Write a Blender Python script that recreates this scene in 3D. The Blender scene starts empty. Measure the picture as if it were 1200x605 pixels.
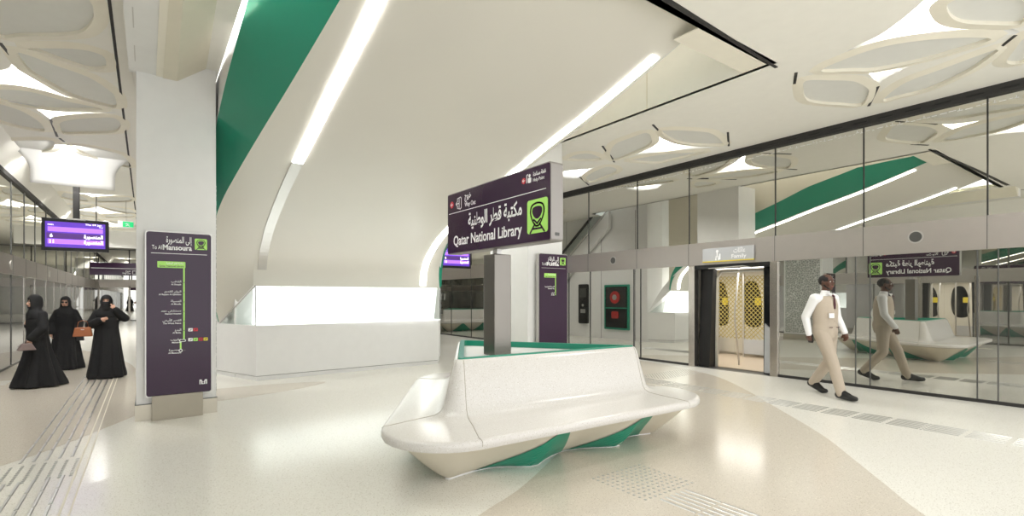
import bpy, bmesh, math, random, unicodedata
from mathutils import Vector, Matrix
from mathutils.geometry import delaunay_2d_cdt
random.seed(4)
S = bpy.context.scene
COL = S.collection
PI = math.pi
# ------------------------------------------------------------------ camera, world, exposure
H = 1.52
cd = bpy.data.cameras.new('camera'); cam = bpy.data.objects.new('camera', cd); COL.objects.link(cam)
cam.location = (0, 0, H); cam.rotation_euler = (PI/2, 0, -math.radians(36.0))
cd.sensor_width = 36; cd.lens = 590/1200*36; cd.shift_y = 45.5/1200; cd.clip_end = 300; cd.clip_start = .05
S.camera = cam
w = bpy.data.worlds.new('world'); S.world = w; w.use_nodes = True
w.node_tree.nodes['Background'].inputs[0].default_value = (1.0, 1.0, .995, 1)
w.node_tree.nodes['Background'].inputs[1].default_value = 1.25
S.view_settings.view_transform = 'Standard'; S.view_settings.look = 'None'
S.view_settings.gamma = 1; S.view_settings.use_curve_mapping = False
S.view_settings.exposure = 0.80
STRIP_E, BOX_E, STAR_E, CEIL_W = 7.0, .85, 4.0, 60.0
# ------------------------------------------------------------------ materials
def lin(c):
    return tuple((x/12.92 if x <= .04045 else ((x+.055)/1.055)**2.4) for x in (v/255 for v in c))
def mat(name, rgb, rough=.5, metal=0, emit=None, es=1, spec=.5, bump=None, var=None, coat=0):
    m = bpy.data.materials.new(name); m.use_nodes = True
    nt = m.node_tree; b = nt.nodes['Principled BSDF']
    c = lin(rgb)+(1,)
    b.inputs['Base Color'].default_value = c; b.inputs['Roughness'].default_value = rough
    b.inputs['Metallic'].default_value = metal; b.inputs['Specular IOR Level'].default_value = spec
    b.inputs['Coat Weight'].default_value = coat
    tc = nt.nodes.new('ShaderNodeTexCoord')
    n = nt.nodes.new('ShaderNodeTexNoise'); nt.links.new(tc.outputs['Object'], n.inputs['Vector'])
    n.inputs['Scale'].default_value = (var or (6, 0))[0]
    mx = nt.nodes.new('ShaderNodeMix'); mx.data_type = 'RGBA'
    v = (var or (6, .03))[1]
    mx.inputs[6].default_value = tuple(x*(1-v) for x in c[:3])+(1,)
    mx.inputs[7].default_value = tuple(min(1, x*(1+v)) for x in c[:3])+(1,)
    nt.links.new(n.outputs['Fac'], mx.inputs[0]); nt.links.new(mx.outputs[2], b.inputs['Base Color'])
    if bump:
        bp = nt.nodes.new('ShaderNodeBump'); bp.inputs['Strength'].default_value = bump[1]; bp.inputs['Distance'].default_value = .01
        n2 = nt.nodes.new('ShaderNodeTexNoise'); n2.inputs['Scale'].default_value = bump[0]
        nt.links.new(tc.outputs['Object'], n2.inputs['Vector'])
        nt.links.new(n2.outputs['Fac'], bp.inputs['Height']); nt.links.new(bp.outputs['Normal'], b.inputs['Normal'])
    if emit:
        b.inputs['Emission Color'].default_value = lin(emit)+(1,); b.inputs['Emission Strength'].default_value = es
    return m
def terrazzo(name, base, chip, chip2, rough, scale):
    m = bpy.data.materials.new(name); m.use_nodes = True; nt = m.node_tree; b = nt.nodes['Principled BSDF']
    tc = nt.nodes.new('ShaderNodeTexCoord'); last = None
    def mix(a, bcol, fac):
        x = nt.nodes.new('ShaderNodeMix'); x.data_type = 'RGBA'
        if isinstance(a, tuple): x.inputs[6].default_value = a+(1,)
        else: nt.links.new(a, x.inputs[6])
        x.inputs[7].default_value = bcol+(1,); nt.links.new(fac, x.inputs[0]); return x.outputs[2]
    cur = lin(base)
    for sc_, th, cc in ((scale, .13, chip), (scale*.6, .12, chip2), (scale*1.7, .15, chip)):
        v = nt.nodes.new('ShaderNodeTexVoronoi'); v.inputs['Scale'].default_value = sc_
        nt.links.new(tc.outputs['Object'], v.inputs['Vector'])
        r = nt.nodes.new('ShaderNodeMapRange'); r.inputs[1].default_value = th; r.inputs[2].default_value = th+.1
        r.inputs[3].default_value = .7; r.inputs[4].default_value = 0
        nt.links.new(v.outputs['Distance'], r.inputs[0]); cur = mix(cur, lin(cc), r.outputs[0])
    nt.links.new(cur, b.inputs['Base Color']); b.inputs['Roughness'].default_value = rough
    b.inputs['Specular IOR Level'].default_value = .5
    return m
def mirrorglass(name, tint, dark, f=.9, rough=.008):
    m = bpy.data.materials.new(name); m.use_nodes = True; nt = m.node_tree; nt.nodes.remove(nt.nodes['Principled BSDF'])
    out = nt.nodes['Material Output']
    g = nt.nodes.new('ShaderNodeBsdfAnisotropic'); g.inputs['Color'].default_value = tint+(1,); g.inputs['Roughness'].default_value = rough
    d = nt.nodes.new('ShaderNodeBsdfDiffuse'); d.inputs['Color'].default_value = dark+(1,)
    x = nt.nodes.new('ShaderNodeMixShader'); x.inputs[0].default_value = f
    nt.links.new(d.outputs[0], x.inputs[1]); nt.links.new(g.outputs[0], x.inputs[2]); nt.links.new(x.outputs[0], out.inputs[0])
    return m
def clearglass(name, tint=(.93, .96, .95), r=.08):
    m = bpy.data.materials.new(name); m.use_nodes = True; nt = m.node_tree; nt.nodes.remove(nt.nodes['Principled BSDF'])
    out = nt.nodes['Material Output']
    g = nt.nodes.new('ShaderNodeBsdfAnisotropic'); g.inputs['Roughness'].default_value = .02
    t = nt.nodes.new('ShaderNodeBsdfTransparent'); t.inputs['Color'].default_value = tint+(1,)
    x = nt.nodes.new('ShaderNodeMixShader'); x.inputs[0].default_value = r
    nt.links.new(t.outputs[0], x.inputs[1]); nt.links.new(g.outputs[0], x.inputs[2]); nt.links.new(x.outputs[0], out.inputs[0])
    return m
def steel(name, rgb, rough=.3, sc=(1, 1, 60)):
    m = mat(name, rgb, rough, 1)
    nt = m.node_tree; b = nt.nodes['Principled BSDF']
    tc = nt.nodes.new('ShaderNodeTexCoord'); mp = nt.nodes.new('ShaderNodeMapping'); mp.inputs['Scale'].default_value = sc
    n = nt.nodes.new('ShaderNodeTexNoise'); n.inputs['Scale'].default_value = 8
    nt.links.new(tc.outputs['Object'], mp.inputs[0]); nt.links.new(mp.outputs[0], n.inputs['Vector'])
    bp = nt.nodes.new('ShaderNodeBump'); bp.inputs['Strength'].default_value = .12; bp.inputs['Distance'].default_value = .004
    nt.links.new(n.outputs['Fac'], bp.inputs['Height']); nt.links.new(bp.outputs['Normal'], b.inputs['Normal'])
    return m
M = dict(
 white=mat('white_paint', (230, 230, 228), .42), case=mat('case_grey_metal', (150, 146, 142), .4, .6), shell=mat('shell_plaster', (216, 213, 203), .38, var=(1.2, .025)),
 cream=mat('cream_ceiling', (238, 236, 228), .6), leaf=mat('leaf_panel_grey', (222, 222, 217), .75),
 rib=mat('rib_cream', (237, 232, 217), .55), beige=mat('beige_lining', (222, 216, 198), .6),
 floor=terrazzo('terrazzo_cream', (234, 232, 223), (172, 162, 142), (248, 246, 238), .17, 48),
 tan=terrazzo('terrazzo_tan', (211, 203, 189), (158, 146, 124), (232, 224, 208), .17, 50),
 bench=terrazzo('terrazzo_white', (217, 214, 209), (176, 168, 154), (236, 235, 232), .24, 60),
 foot=mat('bench_foot_cream', (216, 209, 192), .5), green=mat('teal_green', (30, 140, 112), .33, var=(3, .03)),
 steel=steel('brushed_steel', (132, 128, 122), .3), band=steel('band_steel', (186, 180, 175), .42, (1, 60, 1)),
 plinth=mat('plinth_grey', (170, 163, 148), .45, .3),
 skirt=steel('skirting_steel', (184, 178, 164), .4), post=steel('post_steel', (178, 172, 164), .25),
 alu=mat('aluminium', (200, 198, 194), .35, .8), dark=mat('dark_metal', (38, 37, 36), .45), black=mat('black', (14, 14, 15), .4),
 mull=mat('mullion_grey', (88, 88, 86), .4, .5), slot=mat('slot_dark', (46, 45, 44), .7),
 purple=mat('sign_purple', (50, 24, 52), .14, spec=.4), wht=mat('lettering_white', (240, 240, 240), .5),
 lime=mat('lime_green', (176, 232, 112), .4), red=mat('sign_red', (190, 30, 50), .4), yellow=mat('sign_yellow', (225, 205, 60), .45),
 strip=mat('light_strip', (255, 255, 255), .5, emit=(255, 254, 250), es=STRIP_E),
 boxlight=mat('lightbox_panel', (255, 255, 255), .5, emit=(255, 255, 252), es=BOX_E),
 star=mat('ceiling_diffuser', (255, 255, 255), .5, emit=(255, 254, 249), es=STAR_E),
 gup=mirrorglass('upper_mirror_glass', (.74, .735, .69), (.12, .12, .105)),
 glo=mirrorglass('lower_mirror_glass', (.60, .60, .56), (.16, .16, .145), .88),
 glol=mirrorglass('left_mirror_glass', (.66, .66, .66), (.34, .34, .335), .78),
 glass=clearglass('clear_glass'), darkglass=mat('dark_glass', (22, 24, 26), .06),
 tfloor=mat('train_floor', (196, 180, 160), .3), twall=mat('train_wall', (222, 218, 206), .4),
 tgrey=mat('train_grey', (180, 182, 184), .35), tlight=mat('train_light', (255, 255, 255), .5, emit=(255, 252, 244), es=3),
 lattice=mat('lattice_gold', (176, 158, 84), .45), tactile=mat('tactile_steel', (176, 176, 172), .32, .75),
 screen=mat('screen_violet', (70, 40, 130), .3, emit=(80, 44, 160), es=.8),
 screen2=mat('screen_light_violet', (150, 100, 230), .3, emit=(150, 96, 235), es=.9),
 screen3=mat('screen_dark_violet', (60, 30, 90), .3, emit=(66, 36, 100), es=.8),
 scrtxt=mat('screen_white', (240, 240, 240), .3, emit=(240, 235, 255), es=1.0),
 exit=mat('exit_green', (20, 150, 90), .4, emit=(30, 170, 100), es=.9),
 abaya=mat('abaya_black', (17, 17, 19), .85, bump=(40, .3)), scarf=mat('scarf_black', (14, 14, 16), .8, bump=(60, .3)),
 skinl=mat('skin_light', (206, 160, 136), .5), skind=mat('skin_dark', (92, 60, 46), .45), hair=mat('hair_black', (20, 17, 16), .7),
 vest=mat('waistcoat_beige', (188, 175, 158), .8, bump=(80, .2)), trouser=mat('trouser_beige', (184, 171, 154), .8, bump=(60, .2)),
 shirt=mat('shirt_white', (238, 238, 238), .7), tie=mat('tie_maroon', (80, 40, 48), .6), shoe=mat('shoe_black', (18, 17, 18), .3),
 bagbrown=mat('bag_brown', (150, 88, 50), .45), baggrey=mat('bag_taupe', (120, 104, 100), .5), eye=mat('eye_white', (225, 222, 218), .3),
 hose=mat('hose_red', (170, 40, 36), .4), lip=mat('lip_brown', (140, 78, 70), .5), brown=mat('cuff_brown', (110, 52, 34), .6),
)
# lattice panel on the column side: fine procedural relief
lp = mat('lattice_relief', (214, 214, 208), .5)
nt = lp.node_tree; tc = nt.nodes.new('ShaderNodeTexCoord'); vo = nt.nodes.new('ShaderNodeTexVoronoi'); vo.feature = 'DISTANCE_TO_EDGE'
vo.inputs['Scale'].default_value = 14; nt.links.new(tc.outputs['Object'], vo.inputs['Vector'])
rp = nt.nodes.new('ShaderNodeMapRange'); rp.inputs[1].default_value = .03; rp.inputs[2].default_value = .12; nt.links.new(vo.outputs['Distance'], rp.inputs[0])
mx = nt.nodes.new('ShaderNodeMix'); mx.data_type = 'RGBA'; mx.inputs[6].default_value = lin((225, 225, 220))+(1,); mx.inputs[7].default_value = lin((150, 152, 150))+(1,)
nt.links.new(rp.outputs[0], mx.inputs[0]); nt.links.new(mx.outputs[2], nt.nodes['Principled BSDF'].inputs['Base Color'])
M['relief'] = lp
# ------------------------------------------------------------------ helpers
def link(name, me, m=None, parent=None, smooth=False):
    o = bpy.data.objects.new(name, me); COL.objects.link(o)
    if m is not None:
        me.materials.clear(); me.materials.append(M[m] if isinstance(m, str) else m)
    if smooth:
        for p in me.polygons: p.use_smooth = True
    if parent is not None:
        o.parent = parent; o.matrix_parent_inverse = parent_world(parent).inverted()
    return o
def parent_world(o):
    mw = Matrix.LocRotScale(o.location, o.rotation_euler, o.scale)
    if o.parent: return parent_world(o.parent) @ o.matrix_parent_inverse @ mw
    return mw
class MB:
    """collects shapes, links them as one mesh object (world coordinates)"""
    def __init__(s): s.v = []; s.f = []; s.X = None
    def add(s, vs, fs):
        b = len(s.v); vs = [Vector(v) for v in vs]
        if s.X is not None: vs = [s.X @ v for v in vs]
        s.v += vs; s.f += [tuple(b+i for i in f) for f in fs]; return s
    def box(s, a, b):
        x0, y0, z0 = [min(a[i], b[i]) for i in range(3)]; x1, y1, z1 = [max(a[i], b[i]) for i in range(3)]
        return s.add([(x0,y0,z0),(x1,y0,z0),(x1,y1,z0),(x0,y1,z0),(x0,y0,z1),(x1,y0,z1),(x1,y1,z1),(x0,y1,z1)],
                     [(0,3,2,1),(4,5,6,7),(0,1,5,4),(1,2,6,5),(2,3,7,6),(3,0,4,7)])
    def loft(s, rings, closed=True, cap=True):
        n = len(rings[0]); vs = [p for r in rings for p in r]; fs = []
        for k in range(len(rings)-1):
            for i in range(n if closed else n-1):
                j = (i+1) % n; fs.append((k*n+i, k*n+j, (k+1)*n+j, (k+1)*n+i))
        if cap and closed:
            fs.append(tuple(range(n-1, -1, -1))); fs.append(tuple((len(rings)-1)*n+i for i in range(n)))
        return s.add(vs, fs)
    def prism(s, poly, z0, z1):   # poly in xy
        return s.loft([[(x, y, z0) for x, y in poly], [(x, y, z1) for x, y in poly]])
    def tube(s, pts, r, n=10, cap=True):
        pts = [Vector(p) for p in pts]; rs = r if isinstance(r, (list, tuple)) else [r]*len(pts); rings = []
        up = Vector((0, 0, 1)); 
        for i, p in enumerate(pts):
            d = (pts[min(i+1, len(pts)-1)]-pts[max(i-1, 0)]).normalized()
            a = d.cross(up if abs(d.z) < .95 else Vector((1, 0, 0))).normalized(); b = d.cross(a)
            rings.append([p+rs[i]*(math.cos(t)*a+math.sin(t)*b) for t in [2*PI*k/n for k in range(n)]])
        return s.loft(rings, cap=cap)
    def ball(s, c, r, n=14, m_=9):
        r = (r, r, r) if not isinstance(r, (tuple, list)) else r; rings = []
        for i in range(m_+1):
            t = PI*(i+.001)/(m_+.002); rings.append([(c[0]+r[0]*math.sin(t)*math.cos(2*PI*k/n), c[1]+r[1]*math.sin(t)*math.sin(2*PI*k/n), c[2]-r[2]*math.cos(t)) for k in range(n)])
        return s.loft(rings)
    def caps(s, p0, p1, r0, r1, n=12):
        p0 = Vector(p0); p1 = Vector(p1); d = (p1-p0); L = d.length or 1e-4; d /= L
        ts = [(-.95, .3), (-.7, .71), (-.35, .93), (0, 1)]
        pts = [p0+d*r0*t for t, q in ts]+[p1-d*r1*t for t, q in ts[::-1]]
        rs = [r0*q for t, q in ts]+[r1*q for t, q in ts[::-1]]
        a = d.cross(Vector((0, 0, 1)) if abs(d.z) < .9 else Vector((1, 0, 0))).normalized(); b = d.cross(a)
        return s.loft([[p+r*(math.cos(2*PI*k/n)*a+math.sin(2*PI*k/n)*b) for k in range(n)] for p, r in zip(pts, rs)])
    def mesh(s, name='m'):
        me = bpy.data.meshes.new(name); me.from_pydata([tuple(v) for v in s.v], [], s.f); me.update()
        bm = bmesh.new(); bm.from_mesh(me); bmesh.ops.recalc_face_normals(bm, faces=bm.faces); bm.to_mesh(me); bm.free(); return me
    def build(s, name, m, parent=None, smooth=False, bevel=0, remesh=0, sm=6, solid=0, angle=None):
        me = s.mesh(name)
        if bevel or remesh or solid:
            o = bpy.data.objects.new('tmp', me); COL.objects.link(o)
            if remesh:
                q = o.modifiers.new('r', 'REMESH'); q.mode = 'VOXEL'; q.voxel_size = remesh; q.use_smooth_shade = True
                if sm: q = o.modifiers.new('s', 'SMOOTH'); q.factor = .5; q.iterations = sm
            if solid: q = o.modifiers.new('so', 'SOLIDIFY'); q.thickness = solid
            if bevel: q = o.modifiers.new('b', 'BEVEL'); q.width = bevel; q.segments = 3; q.limit_method = 'ANGLE'
            dg = bpy.context.evaluated_depsgraph_get()
            me = bpy.data.meshes.new_from_object(o.evaluated_get(dg)); bpy.data.objects.remove(o); me.name = name
        o = link(name, me, m, parent, smooth or bool(remesh))
        if angle:
            for p in me.polygons: p.use_smooth = True
            me.set_sharp_from_angle(angle=math.radians(angle))
        return o
def tag(o, label=None, cat=None, group=None, kind=None):
    if label: o['label'] = label
    if cat: o['category'] = cat
    if group: o['group'] = group
    if kind: o['kind'] = kind
    return o
def empty(name, loc, rz=0, label=None, cat=None, group=None, kind=None):
    o = bpy.data.objects.new(name, None); COL.objects.link(o); o.location = loc; o.rotation_euler.z = rz
    o.empty_display_size = .2
    return tag(o, label, cat, group, kind)
def children(o): return [c for c in bpy.data.objects if c.parent == o]
def copy_tree(o, parent=None):
    c = o.copy(); COL.objects.link(c)
    if parent is not None: c.parent = parent
    for ch in children(o): copy_tree(ch, c)
    return c
def box(name, a, b, m, parent=None, bevel=0): return MB().box(a, b).build(name, m, parent, bevel=bevel)
def struct(o): o['kind'] = 'structure'; return o
def cr(pts, k=8, closed=True):   # catmull-rom through 2D/3D points
    n = len(pts); out = []
    P = [Vector(p) for p in pts]
    for i in range(n if closed else n-1):
        p0, p1, p2, p3 = (P[(i-1) % n], P[i], P[(i+1) % n], P[(i+2) % n]) if closed else (P[max(i-1, 0)], P[i], P[i+1], P[min(i+2, n-1)])
        for j in range(k):
            t = j/k; out.append(.5*((2*p1)+(p2-p0)*t+(2*p0-5*p1+4*p2-p3)*t*t+(3*p1-p0-3*p2+p3)*t**3))
    if not closed: out.append(P[-1])
    return out
# sign faces: local (x right, y up) on a plane
def frame(origin, right, normal):
    r = Vector(right); n = Vector(normal); u = n.cross(r)
    m = Matrix((r, u, n)).transposed().to_4x4(); m.translation = Vector(origin); return m
FORMS = {}
for cp in range(0xFE70, 0xFEFD):
    d_ = unicodedata.decomposition(chr(cp)).split()
    if len(d_) == 2 and d_[0] in ('<isolated>', '<final>', '<initial>', '<medial>'):
        FORMS.setdefault(chr(int(d_[1], 16)), {})[d_[0][1:-1]] = chr(cp)
def arabic(t):
    out = []
    dual = lambda ch: 'initial' in FORMS.get(ch, {})
    for i, ch in enumerate(t):
        if ch not in FORMS: out.append(ch); continue
        pv = i > 0 and dual(t[i-1]) and 'final' in FORMS[ch]; nx = i+1 < len(t) and dual(ch) and 'final' in FORMS.get(t[i+1], {})
        k = 'medial' if pv and nx else 'final' if pv else 'initial' if nx else 'isolated'
        out.append(FORMS[ch].get(k, FORMS[ch]['isolated']))
    return ''.join(out[::-1])
def text(s, F, x0, x1, base, size, m, parent, name='lettering', bold=.012, z=.002):
    """text fitted between x0 and x1 (both given) or anchored at one of them"""
    if any('\u0600' <= ch <= '\u06ff' for ch in s): s = arabic(s)
    c = bpy.data.curves.new('t', 'FONT'); c.body = s; c.size = size; c.offset = bold*size; c.extrude = .0008; c.resolution_u = 3
    o = bpy.data.objects.new('t', c); COL.objects.link(o); dg = bpy.context.evaluated_depsgraph_get()
    me = bpy.data.meshes.new_from_object(o.evaluated_get(dg)); bpy.data.objects.remove(o)
    xs = [v.co.x for v in me.vertices]; a, b = min(xs), max(xs)
    sx = (x1-x0)/(b-a) if (x0 is not None and x1 is not None) else 1
    off = x0 if x0 is not None else x1-(b-a)
    for v in me.vertices: v.co = F @ Vector(((v.co.x-a)*sx+off, v.co.y+base, z+v.co.z))
    return link(name, me, m, parent)
def plate(F, poly, z0, z1, m, parent, name, bevel=0):
    b = MB(); b.X = F; b.prism(poly, z0, z1); return b.build(name, m, parent, bevel=bevel)
def rrect(x0, y0, x1, y1, r, k=5):
    out = []
    for cx, cy, a in ((x1-r, y1-r, 0), (x0+r, y1-r, 90), (x0+r, y0+r, 180), (x1-r, y0+r, 270)):
        for i in range(k+1):
            t = math.radians(a+90*i/k); out.append((cx+r*math.cos(t), cy+r*math.sin(t)))
    return out
def disc(cx, cy, r, n=24): return [(cx+r*math.cos(2*PI*i/n), cy+r*math.sin(2*PI*i/n)) for i in range(n)]
def strokes(F, lines, wdt, z, m, parent, name):
    b = MB(); b.X = F
    for ln in lines:
        for (xa, ya), (xb, yb) in zip(ln[:-1], ln[1:]):
            d = Vector((xb-xa, yb-ya)); L = d.length or 1; d = d/L*wdt/2; n_ = Vector((-d.y, d.x))
            b.prism([(xa-d.x+n_.x, ya-d.y+n_.y), (xa-d.x-n_.x, ya-d.y-n_.y), (xb+d.x-n_.x, yb+d.y-n_.y), (xb+d.x+n_.x, yb+d.y+n_.y)], z, z+.0015)
    return b.build(name, m, parent)
def metro_icon(F, x0, y0, s, parent, dark='purple', zo=0):
    F = F @ Matrix.Translation((0, 0, zo))
    p = plate(F, rrect(x0, y0, x0+s, y0+s*1.05, s*.09), 0, .003, 'lime', parent, 'metro_emblem')
    q = lambda pts: [(x0+s*a, y0+s*b) for a, b in pts]
    head = [tuple(v) for v in cr([(.5, .93), (.24, .86), (.17, .66), (.26, .42), (.4, .25), (.5, .22), (.6, .25), (.74, .42), (.83, .66), (.76, .86)], 5)]
    win = [tuple(v) for v in cr([(.5, .83), (.30, .79), (.26, .66), (.36, .50), (.5, .44), (.64, .50), (.74, .66), (.70, .79)], 5)]
    strokes(F, [q(head+head[:1])], s*.055, .003, dark, p, 'train_outline')
    plate(F, q(win), .003, .0045, dark, p, 'train_window')
    strokes(F, [q([(.38, .28), (.16, .03)]), q([(.62, .28), (.84, .03)]), q([(.3, .14), (.7, .14)]), q([(.34, .42), (.5, .3), (.66, .42)])], s*.06, .003, dark, p, 'track_mark')
    return p
# ------------------------------------------------------------------ FLOOR
XL, XR, YB, YE = -2.37, 9.7, -1.2, 40.0
struct(box('floor', (-3.2, -6.0, -.2), (10.1, YE+.3, 0), 'floor'))
fl = bpy.data.objects['floor']
tanR = [(-.6, 1.75), (1.0, 2.5), (1.86, 2.96), (2.63, 3.32), (4.5, 4.55), (6.4, 6.2), (8.0, 7.8), (9.0, 8.6), (9.45, 8.3), (9.48, 7.7), (9.28, 6.78), (8.87, 5.6), (8.03, 4.53), (7.1, 3.57), (6.06, 2.52), (5.36, 1.94), (4.81, 1.5), (4.37, 1.14), (3.4, .2), (1.5, -.4), (-.4, .4)]
MB().prism([tuple(v) for v in cr(tanR, 4)], .0005, .002).build('terrazzo_inlay', 'tan', fl)
tanL = [(-2.36, 5.3), (-1.06, 6.34), (-.42, 7.41), (.1, 8.3), (.9, 8.45), (1.9, 8.75), (2.6, 9.25), (1.6, 9.55), (.7, 9.75), (-.1, 11.5), (-.25, 14), (-1.0, 17.5), (-2.36, 19)]
MB().prism([tuple(v) for v in cr(tanL[:], 4)], .0005, .002).build('terrazzo_inlay', 'tan', fl)
# ------------------------------------------------------------------ CEILING
CZ = 4.5
C36, S36 = math.cos(math.radians(36)), math.sin(math.radians(36))
def unp(px, py, h=CZ):
    """where the photograph's sight line meets the flat ceiling, used only to read off plan coordinates"""
    u = (px-600)/590; z = (h-H)*590/(348-py); return (z*(u*C36+S36), z*(C36-u*S36))
def tr(pts, sx, ox, oy): return [unp(ox+x/sx, oy+y/sx) for x, y in pts]
starR = [
 tr([(240,322),(400,222),(520,165),(620,95),(700,30),(735,0),(790,-40),(845,-4),(835,30),(850,70),(900,105),(1060,115),(1180,150),(1050,172),(860,165),(600,193),(420,243)], 4, 900, 0),
 tr([(180,338),(330,329),(430,329),(500,326),(690,292),(560,362),(520,396),(512,402),(485,358),(430,333)], 4, 900, 0),
 tr([(465,205),(500,240),(560,262),(640,268),(720,273),(600,282),(480,295),(370,305),(300,320),(400,280),(440,245)], 3.78, 650, 100),
 tr([(50,380),(150,370),(180,362),(140,385),(110,412),(50,410),(20,396)], 3.78, 650, 100)]
leafR = [
 tr([(245,325),(420,247),(600,198),(860,170),(1048,176),(850,243),(690,286),(500,323),(400,326)], 4, 900, 0),
 tr([(178,372),(300,370),(400,374),(460,402),(472,430),(440,488),(330,486),(230,478),(180,462),(166,420)], 4, 900, 0),
 tr([(542,470),(560,440),(650,378),(800,322),(1072,224),(1000,290),(900,350),(740,420),(620,450)], 4, 900, 0),
 tr([(850,4),(840,40),(872,82),(940,102),(1080,108),(1170,108),(1200,92),(1230,40),(1150,-30),(950,-30)], 4, 900, 0),
 tr([(1118,285),(1160,220),(1200,172),(1260,150),(1250,250),(1180,292)], 4, 900, 0),
 tr([(247,290),(270,255),(330,230),(408,206),(430,240),(415,265),(365,289),(270,328),(250,318)], 3.78, 650, 100),
 tr([(478,196),(650,200),(708,216),(742,248),(740,262),(600,259),(522,238)], 3.78, 650, 100),
 tr([(330,330),(470,303),(640,292),(660,294),(500,332),(450,342),(380,337)], 3.78, 650, 100),
 tr([(138,412),(160,387),(230,357),(273,367),(268,385),(220,405),(160,427)], 3.78, 650, 100),
 tr([(55,322),(100,302),(160,300),(208,324),(130,330),(60,327)], 3.78, 650, 100)]
starL = [
 tr([(60,302),(100,343),(150,402),(260,467),(400,527),(590,588),(400,558),(200,498),(0,473),(-120,470),(-100,400),(0,385),(50,368),(66,330)], 4.655, 0, 0),
 tr([(-60,20),(0,34),(150,62),(330,88),(470,97),(640,102),(400,122),(340,133),(315,163),(292,153),(270,138),(205,88),(110,66),(0,38)], 4.655, 0, 110),
 tr([(345,262),(390,302),(440,337),(530,362),(600,372),(400,374),(300,364),(150,340),(270,315),(310,290)], 4.655, 0, 110)]
leafL = [
 tr([(0,195),(-60,100),(0,0),(150,-60),(400,-60),(495,0),(510,80),(488,130),(430,173),(300,186),(120,188)], 4.655, 0, 0),
 tr([(152,256),(280,254),(400,257),(500,272),(568,302),(580,350),(560,368),(480,368),(330,320),(210,274)], 4.655, 0, 0),
 tr([(92,282),(160,294),(300,347),(480,412),(590,482),(626,520),(632,578),(560,568),(400,520),(282,456),(184,398),(132,348)], 4.655, 0, 0),
 tr([(-60,486),(0,480),(160,492),(350,542),(560,589),(430,596),(300,593),(120,573),(0,543),(-60,530)], 4.655, 0, 0),
 tr([(-40,40),(0,48),(110,84),(188,128),(228,162),(238,198),(120,182),(0,148),(-40,120)], 4.655, 0, 110),
 tr([(322,162),(352,142),(440,129),(600,122),(648,142),(658,170),(638,198),(590,208),(450,212),(350,213),(332,190)], 4.655, 0, 110),
 tr([(-10,262),(60,252),(200,247),(278,248),(298,266),(278,298),(200,317),(60,318),(5,300)], 4.655, 0, 110),
 tr([(387,278),(500,288),(650,323),(698,362),(708,398),(600,372),(480,332),(420,303)], 4.655, 0, 110)]
def shift(g, dy, lim=(0, 99)):
    return [[(x, y+dy) for x, y in p] for p in g]
starR += shift(starR[2:3], 7.6)+shift(starR[2:3], 13)
leafR += shift(leafR[5:8], 7.6)+shift(leafR[5:8], 13)
for dy in (8.2, 12.0, 16.2):
    starL += shift(starL[1:3], dy); leafL += shift(leafL[4:8], dy)
opening = [(.78, 3.3), (6.43, 3.3), (6.43, 13.0), (.78, 13.0)]
polys = [[(XL-.15, YB), (XR+.25, YB), (XR+.25, YE), (XL-.15, YE)], opening]
def clampx(p, lo, hi): return [(min(max(x, lo), hi), y) for x, y in p]
stars = [[tuple(v) for v in cr(clampx(p, -2.3, 9.6), 4)] for p in starL+starR]
leaves = [[tuple(v) for v in cr(clampx(p, -2.3, 9.6), 4)] for p in leafL+leafR]
def area2(p): return sum(p[i][0]*p[(i+1) % len(p)][1]-p[(i+1) % len(p)][0]*p[i][1] for i in range(len(p)))
stars = [p if area2(p) > 0 else p[::-1] for p in stars]; leaves = [p if area2(p) > 0 else p[::-1] for p in leaves]
polys += stars+leaves
vs = []; fs = []
for p in polys:
    fs.append(list(range(len(vs), len(vs)+len(p)))); vs += [Vector(q) for q in p]
ov, oe, of, o1, o2, orf = delaunay_2d_cdt(vs, [], fs, 1, 1e-5)
b = MB(); b.add([(v.x, v.y, CZ) for v in ov], [f for f, r in zip(of, orf) if r == [0]])
ceil = struct(b.build('ceiling', 'cream'))
cn = [0, 0]
for p in leaves:
    n = len(p); out = []
    for i in range(n):
        a, c = Vector(p[i-1]), Vector(p[(i+1) % n]); d = (c-a); d = d.normalized() if d.length > 1e-6 else Vector((1, 0)); out.append((p[i][0]+d.y*.14, p[i][1]-d.x*.14))
    MB().loft([[(x, y, CZ+.001) for x, y in out], [(x, y, CZ-.022) for x, y in [((q[0]+o[0]*.0), q[1]) for q, o in zip(p, out)]], [(x, y, CZ+.02) for x, y in p]], cap=False).build('rib', 'rib', ceil, smooth=False)
    b = MB(); b.add([(x, y, CZ+.02) for x, y in p], [tuple(range(n))]); 
    b.build('leaf_panel', 'leaf', ceil)
STARLAMPS = []
for p in stars:
    n = len(p); cx = sum(q[0] for q in p)/n; cy = sum(q[1] for q in p)/n
    rings = []
    for t, z in ((1, 0), (.93, .015), (.84, .04), (.73, .075), (.60, .12), (.47, .17), (.36, .20)):
        rings.append([(cx+(x-cx)*t, cy+(y-cy)*t, CZ+z) for x, y in p])
    MB().loft(rings, cap=False).build('light_dome', 'white', ceil, smooth=True)
    b = MB(); b.add(rings[-1], [tuple(range(n))]); b.build('light_diffuser', 'star', ceil)
    STARLAMPS.append((cx, cy, abs(area2(p))/2))
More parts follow.
